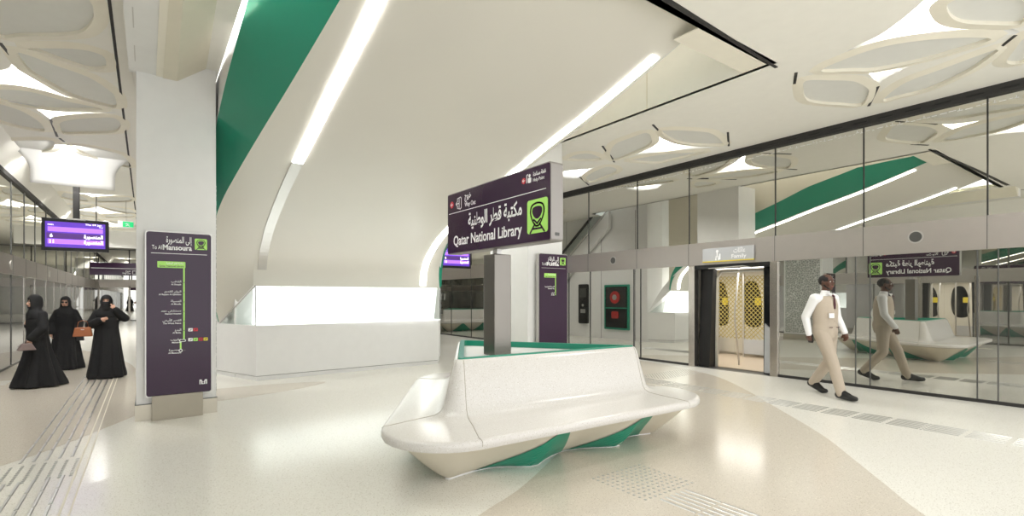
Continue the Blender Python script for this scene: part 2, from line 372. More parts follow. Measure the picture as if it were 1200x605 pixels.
# dark slots in the ceiling
b = MB().prism([(.8, 3.13), (3.77, 3.19), (6.62, 3.29), (6.62, 3.25), (3.77, 3.12), (.8, 3.05)], CZ-.006, CZ+.05); b.build('air_slot', 'slot', ceil)
MB().box((6.432, 3.35, CZ-.004), (6.444, 13.0, CZ+.02)).build('air_slot', 'slot', ceil)
MB().box((-.315, 2.0, CZ-.006), (-.285, 26, CZ+.02)).build('air_slot', 'slot', ceil)
for (a0, a1) in (((933, 85), (931, 98)), ((1029, 101), (1018, 124)), ((1190, 41), (1170, 57)), ((765, 146), (772, 153)), ((853, 155), (854, 171)), ((706, 171), (720, 190)), ((679, 207), (690, 217)), ((0, 50), (12, 64)), ((59, 139), (67, 160)), ((70, 162), (75, 166))):
    p, q = Vector(unp(*a0)), Vector(unp(*a1)); d = (q-p).normalized(); n_ = Vector((-d.y, d.x))*.018
    MB().prism([tuple(p+n_), tuple(p-n_), tuple(q-n_), tuple(q+n_)], CZ-.008, CZ+.03).build('joint_slot', 'dark', ceil)
# band below the opening's near edge
box('fascia_band', (4.95, 3.3, CZ-.001), (6.42, 3.62, CZ+.01), 'rib', ceil)
struct(box('trim_1', (6.43, 3.3, CZ), (6.5, 13, 5.3), 'cream'))
for y in (5.2, 7.4, 9.6): box('joint', (6.425, y, CZ), (6.43, y+.012, 5.3), 'beige', bpy.data.objects['trim_1'])
struct(box('trim_2', (.6, 3.2, 5.3), (6.6, 13, 5.4), 'cream'))
struct(box('trim_3', (.6, 3.2, CZ), (6.5, 3.3, 5.3), 'cream'))
# bulkhead beside the left column
b = MB().loft([[(-.19, 3.0, 4.28), (.10, 3.0, 4.28), (.10, 3.0, 4.52), (-.19, 3.0, 4.52)], [(-.17, 7.75, 4.28), (.10, 7.75, 4.28), (.10, 7.75, 4.52), (-.17, 7.75, 4.52)]])
tk = struct(b.build('trim_4', 'white'))
MB().loft([[(.10, 3, 4.27), (.17, 3, 4.27), (.17, 3, 4.5), (.10, 3, 4.5)], [(.10, 7.67, 4.27), (.17, 7.67, 4.27), (.17, 7.67, 4.5), (.10, 7.67, 4.5)]]).build('edge_strip', 'rib', tk)
MB().loft([[(.17, 3, 4.28), (.22, 3, 4.28), (.62, 3, 4.62), (.17, 3, 4.62)], [(.17, 7.67, 4.26), (.32, 7.67, 4.26), (.66, 7.67, 4.52), (.17, 7.67, 4.6)]]).build('chamfer_panel', 'beige', tk)
for y in (6.0, 6.9): box('joint', (-.11, y, 4.277), (-.10, y+.45, 4.281), 'alu', tk)
# ------------------------------------------------------------------ SHELL (vault over the stairs)
PR = [(3.3, 4.67), (3.94, 4.46), (4.94, 4.15), (6.04, 3.86), (6.88, 3.62), (8.04, 3.30), (8.92, 3.0), (9.58, 2.72), (10.04, 2.40), (10.27, 2.1), (10.34, 1.72)]
prof = [tuple(v) for v in cr(PR, 5, closed=False)]
def at(seq, t):
    t = max(0, min(len(seq)-1.000001, t)); i = int(t); f_ = t-i; return tuple(a+(b_-a)*f_ for a, b_ in zip(seq[i], seq[i+1]))
np_ = len(prof)
vault = empty('vaulted_canopy', (3.4, 10.3, 0), label='big curved cream vault with two light strips sweeping up from the lit counter', cat='ceiling vault')
EL = [(1.58, 3.3, 4.67), (1.515, 3.94, 4.46), (1.40, 4.94, 4.15), (1.285, 6.04, 3.86), (1.18, 6.88, 3.62), (1.05, 8.04, 3.30), (.945, 8.92, 3.0), (.90, 9.58, 2.70), (.89, 10.1, 2.30), (.95, 10.7, 1.75), (1.15, 11.3, 1.02)]
el = [tuple(v) for v in cr(EL, 5, closed=False)]
ER = [5.15, 5.15, 5.17, 5.19, 5.2, 5.2, 5.2, 5.26, 5.34, 5.40, 5.45]
er = [5.15]+[at([(e,) for e in ER], i/5)[0] for i in range(1, np_)]
MB().loft([[(1.6, y, z), (er[i], y, z)] for i, (y, z) in enumerate(prof)], closed=False, cap=False).build('vault_surface', 'shell', vault, smooth=True)
MB().loft([[el[i], (1.6, y, z)] for i, (y, z) in enumerate(prof)], closed=False, cap=False).build('side_facet', 'shell', vault, smooth=True)
# right chamfer facet at the bottom
MB().loft([[(er[i], y, z), (er[i]+.02+.36*max(0, (i-38)/12)**1.3, y+.02+.6*max(0, (i-38)/12)**1.3, z-.70*max(0, (i-38)/12)**1.3)] for i, (y, z) in enumerate(prof)], closed=False, cap=False).build('corner_facet', 'white', vault, smooth=True)
GL = [(.86, 3.3, 4.9), (.88, 3.94, 4.85), (.87, 4.94, 4.8), (.85, 5.9, 4.58), (.78, 7.0, 4.12), (.76, 8.0, 3.75), (.76, 8.9, 3.35), (.78, 9.58, 2.95), (.82, 10.1, 2.45), (.92, 10.7, 1.8), (1.13, 11.3, 1.04)]
gl = [tuple(v) for v in cr(GL, 5, closed=False)]
MB().loft([[gl[i], el[i]] for i in range(np_)], closed=False, cap=False).build('green_flank', 'green', vault, smooth=True)
GRh = [.15, .25, .50, .52, .46, .40, .33, .25, .18, .12, .05]
gr = []
for i, (y, z) in enumerate(prof):
    h_ = at([(e,) for e in GRh], i/5)[0]; gr.append((er[i]+.03+h_*.55, y, z+h_))
MB().loft([[(er[i]+.004, y, z), gr[i]] for i, (y, z) in enumerate(prof)], closed=False, cap=False).build('green_flank', 'green', vault, smooth=True)
MB().loft([[gr[i], (gr[i][0]+.02, gr[i][1]+.01, max(gr[i][2], 5.3))] for i in range(np_)], closed=False, cap=False).build('cove_wall', 'beige', vault)
MB().loft([[(gl[i][0]-.0, gl[i][1], gl[i][2]), (gl[i][0]+.05, gl[i][1], max(gl[i][2], 5.3))] for i in range(np_)], closed=False, cap=False).build('cove_wall', 'white', vault)
# light strips: follow the profile, standing 12 mm below it
def normal(i):
    a = prof[max(i-1, 0)]; c = prof[min(i+1, np_-1)]; d = Vector((c[0]-a[0], c[1]-a[1])).normalized(); return Vector((d.y, -d.x)) if False else Vector((d.y, -d.x))
def strip(x, wd, i0, i1, m, name):
    rings = []
    for i in range(i0, i1+1):
        n_ = Vector((prof[min(i+1, np_-1)][1]-prof[max(i-1, 0)][1], -(prof[min(i+1, np_-1)][0]-prof[max(i-1, 0)][0]))).normalized()
        y, z = prof[i]; rings.append([(x-wd, y+n_.x*.014, z+n_.y*.014), (x+wd, y+n_.x*.014, z+n_.y*.014), (x+wd, y-n_.x*.01, z-n_.y*.01), (x-wd, y-n_.x*.01, z-n_.y*.01)])
    return MB().loft(rings).build(name, m, vault)
strip(1.74, .07, 5, 23, 'strip', 'light_strip')
strip(1.74, .075, 23, np_-5, 'alu', 'unlit_strip')
strip(5.03, .065, 5, np_-2, 'strip', 'light_strip')
# ------------------------------------------------------------------ CORE, COUNTER AND LIGHT BOX
struct(MB().prism([(1.35, 10.75), (5.35, 10.75), (5.80, 11.0), (5.80, 17), (1.3, 17), (1.3, 11.4)], 0, CZ+.3).build('wall_core', 'white'))
ct = empty('light_box_counter', (3.4, 10.1, 0), label='long white counter topped by a glowing glass light box under the vault', cat='counter')
foot = [(1.60, 10.05), (5.37, 10.22), (5.81, 10.97), (5.81, 11.4), (1.1, 11.4), (1.14, 11.3)]
ins = lambda d: [(1.60+d*.5, 10.05+d), (5.37-d*.4, 10.22+d), (5.81-d, 10.97+d*.4), (5.81-d, 11.4), (1.1+d, 11.4), (1.14+d, 11.3)]
MB().prism(ins(.02), .0, .075).build('plinth', 'white', ct)
MB().prism(ins(.03), .07, .085).build('shadow_gap', 'mull', ct)
MB().prism(foot, .085, 1.0).build('counter_body', 'white', ct, bevel=.006)
MB().add([(1.62, 10.62, 1.0), (5.45, 10.62, 1.0), (5.45, 10.45, 1.74), (1.62, 10.45, 1.74)], [(0, 1, 2, 3)]).build('luminous_panel', 'boxlight', ct)
MB().box((1.62, 10.1, 1.001), (5.36, 10.61, 1.006)).build('luminous_shelf', 'boxlight', ct)
MB().box((1.62, 10.10, 1.0), (5.34, 10.112, 1.72)).build('glass_pane', 'glass', ct)
MB().add([(1.60, 10.1, 1.0), (1.17, 11.3, 1.0), (1.60, 10.12, 1.72)], [(0, 1, 2)]).build('glass_pane', 'glass', ct, solid=.012)
MB().add([(5.36, 10.11, 1.0), (5.36, 10.12, 1.72), (5.76, 10.93, 1.0)], [(0, 1, 2)]).build('glass_pane', 'glass', ct, solid=.012)
box('glass_edge', (1.59, 10.09, 1.0), (1.605, 10.11, 1.72), 'mull', ct)
b = MB()
for i in range(60): b.ball((1.65+i*.0625, 10.09, 1.70), .008, 6, 4)
for i in range(14): b.ball((1.58-i*.029, 10.14+i*.083, 1.68-i*.05), .010, 6, 4)
tag(b.build('fixing_studs', 'alu', ct), kind='stuff')
MB().tube([(1.60, 10.08, 1.73), (1.16, 11.3, 1.0)], .012).build('edge_trim', 'alu', ct)
# things on the core's right side, seen in the mirror glass
fc = empty('fire_hose_cabinet', (5.8, 12.3, 0), label='green-framed fire hose cabinet with red reel, mirrored left of the train door', cat='fire cabinet')
FX = frame((5.8, 11.75, 0), (0, 1, 0), (1, 0, 0))
plate(FX, rrect(0, .35, 1.15, 1.95, .02), 0, .06, 'green', fc, 'cabinet_frame')
plate(FX, rrect(.07, .42, 1.08, 1.88, .01), .06, .075, 'darkglass', fc, 'door')
plate(FX, rrect(.1, 1.15, 1.05, 1.85, .01), .075, .08, 'dark', fc, 'upper_bay')
plate(FX, disc(.6, 1.5, .22), .08, .12, 'hose', fc, 'hose_reel'); plate(FX, disc(.6, 1.5, .1), .12, .13, 'alu', fc, 'reel_hub')
plate(FX, rrect(.45, .75, .75, 1.0, .05), .08, .12, 'hose', fc, 'nozzle_box'); plate(FX, rrect(.07, 1.1, 1.08, 1.14, .005), .075, .1, 'green', fc, 'shelf')
hp = empty('help_point', (5.8, 14, 0), label='tall narrow black help point panel, mirrored in the glass left of the fire cabinet', cat='help point')
FX = frame((5.8, 13.75, 0), (0, 1, 0), (1, 0, 0))
plate(FX, rrect(0, .5, .5, 2.0, .05), 0, .07, 'black', hp, 'housing'); plate(FX, rrect(.08, 1.5, .42, 1.85, .02), .07, .075, 'mull', hp, 'screen')
plate(FX, disc(.25, 1.2, .05), .07, .09, 'alu', hp, 'call_button'); plate(FX, rrect(.12, .9, .38, 1.05, .01), .07, .078, 'alu', hp, 'speaker_grille')
for y in (11.5, 13.1, 15.0): box('panel_joint', (5.8, y, 0), (5.806, y+.012, 4.5), 'mull', bpy.data.objects['wall_core'])
es = empty('escalator', (6.1, 15, 0), label='escalator with black handrail rising beside the core, seen only mirrored in the upper glass', cat='escalator')
P_ = [(17.6, .1), (12.6, 4.0), (12.6, 4.6), (17.6, .9)]
MB().loft([[(5.84, y, z) for y, z in P_], [(5.95, y, z) for y, z in P_]]).build('skirt_panel', 'white', es)
MB().tube([(5.9, 18, 1.3), (5.9, 17.4, 1.55), (5.9, 12.6, 5.2)], .05).build('handrail', 'black', es)
MB().loft([[(5.88, y, z) for y, z in [(17.5, .95), (12.6, 4.6), (12.6, 5.15), (17.5, 1.5)]], [(5.9, y, z) for y, z in [(17.5, .95), (12.6, 4.6), (12.6, 5.15), (17.5, 1.5)]]]).build('balustrade_glass', 'glass', es)
MB().tube([(5.99, 17.5, .98), (5.99, 12.6, 4.66)], .03).build('light_trim', 'alu', es)
# ------------------------------------------------------------------ RIGHT WALL: platform screen
wn = [0]; tn = [4]
def pane(a, b_, z0, z1, x, side, gm, mull=True, mm='dark', mw=.016):
    wn[0] += 1
    o = struct(box('window_%d' % wn[0], (x, a, z0), (x+side*.04, b_, z1), gm))
    if mull: box('mullion', (x-side*.012, a-mw, z0), (x+side*.02, a+mw, z1), mm, o)
    return o
def trim(a, b_, m):
    tn[0] += 1; return struct(box('trim_%d' % tn[0], a, b_, m))
struct(box('wall_right', (XR+.045, 6.7, 0), (XR+.25, YE, CZ+.1), 'dark'))
struct(box('wall_right_near', (XR+.045, YB, 0), (XR+.25, 4.75, CZ+.1), 'dark'))
struct(box('wall_right_over_door', (XR+.045, 4.75, 2.2), (XR+.25, 6.7, CZ+.1), 'dark'))
up = [-1.2, .3, 1.82, 3.35, 4.81, 6.69, 8.14, 9.81, 11.35, 12.9, 14.4, 15.9, 17.4, 18.9, 20.4, 22, 25, 28, 31, 34, 37, 40]
for a, c in zip(up[:-1], up[1:]): pane(a, c, 2.68, 4.36, XR, 1, 'gup', mm='dark', mw=.009)
low = [-1.2, .3, 1.71, 1.93, 3.26, 3.47, 4.75]
for a, c in zip(low[:-1], low[1:]): pane(a, c, .05, 2.2, XR, 1, 'glo', mm='mull', mw=.007)
low2 = [6.69, 8.04, 8.25, 9.75, 10.6, 11.35, 12.9, 14.4, 15.9, 17.4, 18.9, 20.4, 22, 25, 28, 31, 34, 37, 40]
for a, c in zip(low2[:-1], low2[1:]): pane(a, c, .05, 2.2, XR, 1, 'gup' if a < 10 else 'glo', mw=.010)
for y0, y1 in ((YB, 4.76), (6.60, YE)):
    t_ = trim((XR-.01, y0, 0), (XR+.05, y1, .05), 'dark')
bd = trim((XR-.03, YB, 2.2), (XR+.05, YE, 2.68), 'band')
for y in up[1:12]: box('panel_joint', (XR-.034, y-.004, 2.2), (XR-.029, y+.004, 2.68), 'mull', bd)
gt = trim((XR-.06, YB, 4.36), (XR+.1, YE, 4.52), 'slot')
b = MB()
for i in range(40): b.box((XR-.066, .4+i*.36, 4.41), (XR-.06, .4+i*.36+.2, 4.435))
b.build('grille_slot', 'black', gt)
b = MB(); yy = 1.5
while yy < 9.7:
    L = random.uniform(.03, .09); z = random.uniform(-.012, .012)
    b.box((XR-.003, yy, 4.27+z), (XR, yy+L, 4.278+z)); 
    if random.random() < .5: b.box((XR-.003, yy+L*.5, 4.27+z), (XR, yy+L*.5+.007, 4.31+z))
    yy += L+random.uniform(.01, .04)
tag(b.build('etched_script', 'wht', gt), kind='stuff')
for y in (2.64, 8.9):
    sp = empty('wall_speaker', (XR-.03, y, 2.45), label='round speaker in the steel band %s' % ('above the mirrored bench, right of the train door' if y < 5 else 'above the mirrored fire cabinet'), cat='speaker', group='speakers in the steel band')
    MB().tube([(XR-.028, y, 2.45), (XR-.042, y, 2.45)], .10, 32).build('rim', 'alu', sp); MB().tube([(XR-.042, y, 2.45), (XR-.046, y, 2.45)], .08, 32).build('grille', 'mull', sp)
# door portal posts
dr = empty('door_1', (XR, 5.7, 0), kind='structure')
for a, c in ((4.75, 4.9), (6.54, 6.69)): box('door_post', (XR-.04, a, 0), (XR+.12, c, 2.2), 'post', dr, bevel=.01)
box('door_header', (XR-.02, 4.9, 2.12), (XR+.25, 6.54, 2.2), 'black', dr)
box('threshold', (XR-.02, 4.9, -.005), (XR+.28, 6.54, .004), 'mull', dr)
MB().tube([(XR-.03, 5.25, 2.10), (XR-.03, 5.45, 2.14), (XR-.03, 6.2, 2.12)], .012).build('door_closer', 'alu', dr)
# family sign
fs_ = empty('door_sign', (XR-.04, 5.78, 2.3), label='grey family sign with person pictogram on the steel band above the train door', cat='sign')
FX = frame((XR-.035, 6.32, 2.27), (0, -1, 0), (-1, 0, 0))
plate(FX, rrect(0, 0, 1.12, .27, .01), 0, .03, 'tgrey', fs_, 'sign_plate'); plate(FX, rrect(0, -.02, 1.12, .0, .003), 0, .035, 'yellow', fs_, 'lower_edge')
text('عائلات', FX, .70, .95, .15, .13, 'wht', fs_, z=.031); text('Family', FX, .66, .97, .04, .11, 'wht', fs_, z=.031)
plate(FX, disc(.34, .20, .03, 12), .03, .033, 'wht', fs_, 'pictogram_head'); strokes(FX, [[(.34, .16), (.34, .09)], [(.32, .09), (.31, .03)], [(.36, .09), (.37, .03)], [(.40, .13), (.40, .04)]], .03, .031, 'wht', fs_, 'pictogram_body')
# ------------------------------------------------------------------ trains
def train(xw, side, y0, y1, label, yopp, lattice=True):
    t = empty('metro_train', (xw+side*1.5, (y0+y1)/2, 0), label=label, cat='train')
    X = lambda d: xw+side*d
    B = lambda n, d0, ya, z0, d1, yb, z1, m, bev=0: box(n, (X(d0), ya, z0), (X(d1), yb, z1), m, t, bev)
    ya, yb = min(y0, yopp)-2.2, max(y1, yopp)+3.0
    B('carriage_floor', .3, ya, -.1, 3.0, yb, 0.0, 'tfloor'); B('carriage_ceiling', .3, ya, 2.2, 3.0, yb, 2.25, 'twall')
    B('far_side', 2.95, ya, 0, 3.0, yb, 2.2, 'twall'); B('end_wall', .3, ya, 0, 3.0, ya+.05, 2.2, 'twall'); B('end_wall', .3, yb-.05, 0, 3.0, yb, 2.2, 'twall')
    B('near_side', .3, ya, 0, .34, y0-.02, 2.2, 'twall'); B('near_side', .3, y1+.02, 0, .34, yb, 2.2, 'twall')
    B('lamp_strip', 1.3, ya+.3, 2.18, 1.55, yb-.3, 2.199, 'tlight')
    # door surround, leaning like the body side
    MB().loft([[(X(.12), y0-.1, 0), (X(.20), y0-.1, 2.12), (X(.34), y0-.1, 2.12), (X(.34), y0-.1, 0)], [(X(.12), y0+.03, 0), (X(.20), y0+.07, 2.12), (X(.34), y0+.07, 2.12), (X(.34), y0+.03, 0)]]).build('door_seal', 'black', t)
    MB().loft([[(X(.12), y1-.03, 0), (X(.20), y1-.07, 2.12), (X(.34), y1-.07, 2.12), (X(.34), y1-.03, 0)], [(X(.12), y1+.22, 0), (X(.20), y1+.22, 2.12), (X(.34), y1+.22, 2.12), (X(.34), y1+.22, 0)]]).build('door_seal', 'black', t)
    MB().tube([(X(.36), y0+.05, 0), (X(.36), y0+.05, 1.9), (X(.36), y0+.16, 2.06), (X(.36), y1-.16, 2.06), (X(.36), y1-.05, 1.9), (X(.36), y1-.05, 0)], .035).build('door_frame', 'twall', t, smooth=True)
    # partly shown outer leaf
    MB().loft([[(X(.08), y0-.22, .03), (X(.08), y0-.0, .03), (X(.1), y0-.0, 1.0), (X(.1), y0-.22, .8)], [(X(.12), y0-.22, .03), (X(.12), y0, .03), (X(.13), y0, 1.0), (X(.13), y0-.22, .8)]]).build('door_leaf', 'tgrey', t)
    B('door_glass', .09, y0-.22, 1.0, .12, y0, 2.1, 'darkglass')
    # opposite doors
    for k, dy in enumerate((-.95, -.05)):
        B('opposite_leaf', 2.9, yopp+dy, .05, 2.95, yopp+dy+.9, 2.0, 'twall', .01)
        F = frame((X(2.895), yopp+dy, 0), (0, -side, 0), (-side, 0, 0)) if side > 0 else frame((X(2.895), yopp+dy, 0), (0, 1, 0), (1, 0, 0))
        sg = -1 if side > 0 else 1
        pts = [(.22, .8), (.5, .75), (.66, .95), (.7, 1.4), (.62, 1.85), (.36, 1.9), (.22, 1.6), (.18, 1.15)]
        plate(F, [(sg*v[0], v[1]) for v in cr(pts, 4)], 0, .01, 'darkglass', t, 'leaf_window')
        plate(F, [(sg*v[0], v[1]) for v in rrect(.2, 1.3, .36, 1.5, .02)], .01, .014, 'yellow', t, 'warning_sticker')
    b = MB()
    for i in range(-14, 30 if lattice else -14):
        for sgn in (1, -1):
            # diagonal bars clipped to the frame
            c0 = i*.11; pts = []
            z_lo, z_hi, w_ = .45, 2.05, 2.0
            for s_ in (0, w_):
                z = z_lo+(c0+s_ if sgn > 0 else c0+w_-s_)
                pts.append((s_, z))
            (sa, za), (sb, zb) = pts
            f0 = max(0, min(1, (z_lo-za)/(zb-za))); f1 = max(0, min(1, (z_hi-za)/(zb-za)))
            f0, f1 = min(f0, f1), max(f0, f1)
            if f1-f0 < .01: continue
            A = (X(2.6), yopp-1.1+sa+(sb-sa)*f0, za+(zb-za)*f0); Bp = (X(2.6), yopp-1.1+sa+(sb-sa)*f1, za+(zb-za)*f1)
            b.tube([A, Bp], .009, 4)
    scr = b.build('lattice_screen', 'lattice', t) if lattice else t
    for y in (yopp-1.1, yopp-.45, yopp+.25, yopp+.9): box('screen_post', (X(2.58), y-.02, 0), (X(2.62), y+.02, 2.1), 'alu', scr)
    for y in (yopp-1.1, yopp+.25): box('low_panel', (X(2.56), y, .08), (X(2.62), y+.62, .45), 'tgrey', scr)
    for y in (y0+.25, y1-.2): MB().tube([(X(1.0), y, 0), (X(.95), y+.08, 1.1), (X(1.0), y, 2.2)], .018).build('grab_pole', 'alu', t, smooth=True)
    F = frame((X(.36), 0, 0), (0, side, 0), (side, 0, 0))
    B('equipment_box', 2.8, yopp+1.15, 1.3, 2.92, yopp+1.5, 1.75, 'hose', .02)
    l = bpy.data.lights.new('carriage_lamp', 'AREA'); l.shape = 'RECTANGLE'; l.size = 1.2; l.size_y = 4; l.energy = 32; l.color = (1, .98, .93)
    o = bpy.data.objects.new('carriage_lamp', l); COL.objects.link(o); o.parent = t; o.matrix_parent_inverse = parent_world(t).inverted(); o.location = (X(1.5), yopp-.6, 2.16)
    return t
train(XR, 1, 5.07, 6.31, 'train carriage seen through the open door on the right, lattice screen inside', 7.35)
train(XL, -1, 4.44, 5.70, 'train carriage at the opposite platform edge, seen only mirrored behind the mirrored bench', 5.9, False)
# ------------------------------------------------------------------ LEFT WALL
struct(box('wall_left', (XL-.25, 5.95, 0), (XL-.045, YE, 4.6), 'dark'))
struct(box('wall_left_near', (XL-.25, YB, 0), (XL-.045, 4.3, 4.6), 'dark'))
struct(box('wall_left_over_door', (XL-.25, 4.3, 2.2), (XL-.045, 5.95, 4.6), 'dark'))
upl = [-1.2, .6, 2.1, 3.6, 5.1, 6.6, 8.1, 9.6, 11.1, 12.6, 15.2, 16.65, 18.1, 19.9, 22, 24, 26, 28, 31, 34, 37, 40]
for a, c in zip(upl[:-1], upl[1:]): pane(a, c, 2.42, 4.02, XL, -1, 'gup', mm='mull', mw=.02)
lowl = [-1.2, .6, 2.1, 3.6, 4.3]
for a, c in zip(lowl[:-1], lowl[1:]): pane(a, c, .05, 2.0, XL, -1, 'glol', mm='mull', mw=.02)
lowl = [5.85, 7.2, 8.7, 10.2, 11.7, 13.2, 15.2, 16.65, 18.1, 19.9, 21.5, 23.0, 24.5, 26, 27.5, 29, 31, 33, 35, 37, 40]
for i, (a, c) in enumerate(zip(lowl[:-1], lowl[1:])):
    o = pane(a, c, .05, 2.02, XL, -1, 'glol', mm='post' if a > 16 else 'mull', mw=.05 if a > 16 else .02)
for y0, y1 in ((YB, 4.3), (5.84, YE)): trim((XL+.01, y0, 0), (XL-.05, y1, .05), 'mull')
bl = trim((XL+.03, YB, 2.0), (XL-.05, YE, 2.42), 'band')
for y in upl[8:]: box('panel_joint', (XL+.034, y-.006, 2.0), (XL+.029, y+.006, 2.42), 'mull', bl)
for y in (15.0, 20.3): MB().tube([(XL+.03, y, 2.2), (XL+.045, y, 2.2)], .1, 24).build('speaker_disc', 'alu', bl)
g2 = trim((XL+.05, YB, 4.02), (XL-.1, YE, 4.12), 'slot')
tn[0] += 1
struct(MB().loft([[(XL+.05, YB, 4.12), (XL+.32, YB, CZ), (XL-.1, YB, CZ), (XL-.1, YB, 4.12)], [(XL+.05, YE, 4.12), (XL+.32, YE, CZ), (XL-.1, YE, CZ), (XL-.1, YE, 4.12)]]).build('trim_%d' % tn[0], 'cream'))
d2 = empty('door_2', (XL, 5.07, 0), kind='structure')
for a, c in ((4.27, 4.40), (5.76, 5.89)): box('door_post', (XL+.04, a, 0), (XL-.12, c, 2.2), 'post', d2, bevel=.01)
box('door_header', (XL+.02, 4.4, 2.0), (XL-.2, 5.76, 2.2), 'black', d2)
# far end
struct(box('wall_back', (XL-.2, YE+.05, 0), (XR+.2, YE+.25, 4.6), 'dark'))
for k in range(8):
    x0 = XL+k*1.51; wn[0] += 1
    o = struct(box('window_%d' % wn[0], (x0+.03, YE, .05), (x0+1.48, YE+.04, 2.1), 'glo')); box('frame', (x0-.05, YE-.05, 0), (x0+.05, YE+.02, 2.2), 'post', o)
    wn[0] += 1; struct(box('window_%d' % wn[0], (x0+.03, YE, 2.6), (x0+1.48, YE+.04, 4.45), 'gup'))
trim((XL, YE-.05, 2.1), (XR, YE+.03, 2.6), 'band')
# ceiling aprons across the left aisle
def apron(y, x0, x1, zb, name='trim'):
    tn[0] += 1
    rows = []
    for k in range(9):
        t = k/8; z = zb+(CZ+.12-zb)*t; fl_ = .34*max(0, t-.35)**2/.42; bow = .55*max(0, t-.2)**1.6
        rows.append([(x0-fl_+(x1-x0+2*fl_)*j/16, y-bow*.6-.03*math.sin(PI*j/16), z) for j in range(17)])
    return struct(MB().loft(rows, closed=False, cap=False).build('trim_%d' % tn[0], 'white', solid=.03, smooth=True))
apron(14.2, -1.93, -.56, 3.87)
tn[0] += 1; struct(box('trim_%d' % tn[0], (XL, 29, 3.75), (-.3, 29.1, CZ), 'white'))
# ------------------------------------------------------------------ COLUMNS
def column(x0, x1, y0, y1, label, relief=None):
    t = empty('column', ((x0+x1)/2, (y0+y1)/2, 0), label=label, cat='column')
    box('shaft', (x0, y0, .0), (x1, y1, CZ+.02), 'white', t, .006)
    box('skirting', (x0-.012, y0-.012, 0), (x1+.012, y1+.012, .19), 'skirt', t); box('skirting_cap', (x0-.014, y0-.014, .19), (x1+.014, y1+.014, .2), 'mull', t)
    if relief: box('lattice_panel', (x1, y0+.08, .25), (x1+.012, y1-.06, 3.0), 'relief', t)
    return t
column(-.10, .745, 7.67, 8.95, 'square white column on the left carrying the tall purple route sign', True)
column(5.70, 6.55, 7.35, 8.6, 'square white column behind the bench and the hanging sign post')
# ------------------------------------------------------------------ ROUTE TOTEMS
def totem(x0, yf, label, header_en, header_ar, stops, short):
    t = empty('route_sign', (x0+.34, yf, 0), label=label, cat='sign')
    W, HT = .68, 2.02
    F = frame((x0, yf, .30), (1, 0, 0), (0, -1, 0))
    box('plinth', (x0+.055, yf+.0, 0), (x0+.59, yf+.09, .31), 'plinth', t, .004)
    plate(F, rrect(-.012, -.012, W+.012, HT+.012, .035), -.09, -.012, 'alu', t, 'edge_frame'); pn = plate(F, rrect(0, 0, W, HT, .03), -.02, 0, 'purple', t, 'panel')
    text(header_ar, F, .20, .47, HT-.125, .11, 'wht', t); text(header_en[0], F, .055, .155, HT-.215, .075, 'wht', t, bold=0)
    text(header_en[1], F, .165, .47, HT-.215, .09, 'wht', t, bold=.03)
    metro_icon(F, .50, HT-.20, .135, t)
    strokes(F, [[(.05, HT-.262), (.63, HT-.262)]], .006, 0, 'alu', t, 'rule_line')
    lb = plate(F, rrect(.11, HT-.44, .40, HT-.36, .01), 0, .003, 'lime', t, 'station_box')
    text('مكتبة قطر الوطنية', F, .2, .38, HT-.392, .034, 'wht', lb, z=.004); text('Qatar National Library', F, .13, .385, HT-.428, .028, 'purple', lb, z=.004)
    end = .76 if short else 1.33
    strokes(F, [[(.385, HT-.44), (.385, HT-end)]], .018, 0, 'lime', t, 'route_line')
    for i, (ar, en, dy) in enumerate(stops):
        text(ar, F, None, .355, HT-dy, .036, 'wht', t); text(en, F, None, .355, HT-dy-.034, .026, 'wht', t, bold=.02)
        strokes(F, [[(.372, HT-dy), (.398, HT-dy)]], .006, .0016, 'mull', t, 'station_tick')
    if not short:
        for dy, cols in ((1.22, ('alu', 'red')), (1.345, ('alu', 'lime', 'red', 'yellow'))):
            for k, c_ in enumerate(cols):
                p = plate(F, rrect(.43+k*.055, HT-dy-.018, .478+k*.055, HT-dy+.022, .006), 0, .003, c_, t, 'line_badge'); strokes(F, [[(.447+k*.055, HT-dy-.006), (.463+k*.055, HT-dy+.008)]], .008, .003, 'dark', p, 'badge_mark')
        plate(F, rrect(.335, HT-1.365, .405, HT-1.335, .013), .0, .005, 'wht', t, 'interchange_ring'); plate(F, rrect(.343, HT-1.36, .397, HT-1.34, .009), .005, .006, 'purple', t, 'interchange_mark')
        strokes(F, [[(.35, HT-1.365), (.35, HT-1.45)]], .018, 0, 'lime', t, 'route_line')
        plate(F, disc(.35, HT-1.475, .02), 0, .005, 'wht', t, 'terminus_ring'); plate(F, disc(.35, HT-1.475, .012), .005, .006, 'purple', t, 'terminus_mark')
        ml = plate(F, rrect(.55, .10, .635, .16, .006), 0, .003, 'wht', t, 'operator_mark'); plate(F, [(.572, .16), (.592, .125), (.612, .16)], .003, .0045, 'purple', ml, 'mark_notch'); plate(F, disc(.592, .118, .009, 10), .003, .0045, 'purple', ml, 'mark_dot')
        plate(F, rrect(.562, .10, .57, .14, .002), .003, .0045, 'purple', ml, 'mark_slit'); plate(F, rrect(.614, .10, .622, .14, .002), .003, .0045, 'purple', ml, 'mark_slit')
    return t
stp = [('الشقب', 'Al Shaqab', .62), ('الريان القديم', 'Al Rayyan Al Qadeem', .745), ('المسيلة', 'Al Messila', .865), ('مستشفى حمد', 'Hamad Hospital', .985), ('القصر الأبيض', 'The White Palace', 1.105), ('البدع', 'Al Bidda', 1.225), ('مشيرب', 'Msheireb', 1.345), ('المنصورة', 'Al Mansoura', 1.475)]
totem(.0, 7.47+.09, 'tall purple route sign headed To Al Mansoura on the left white column', ('To Al', 'Mansoura'), 'إلى المنصورة', stp, False)
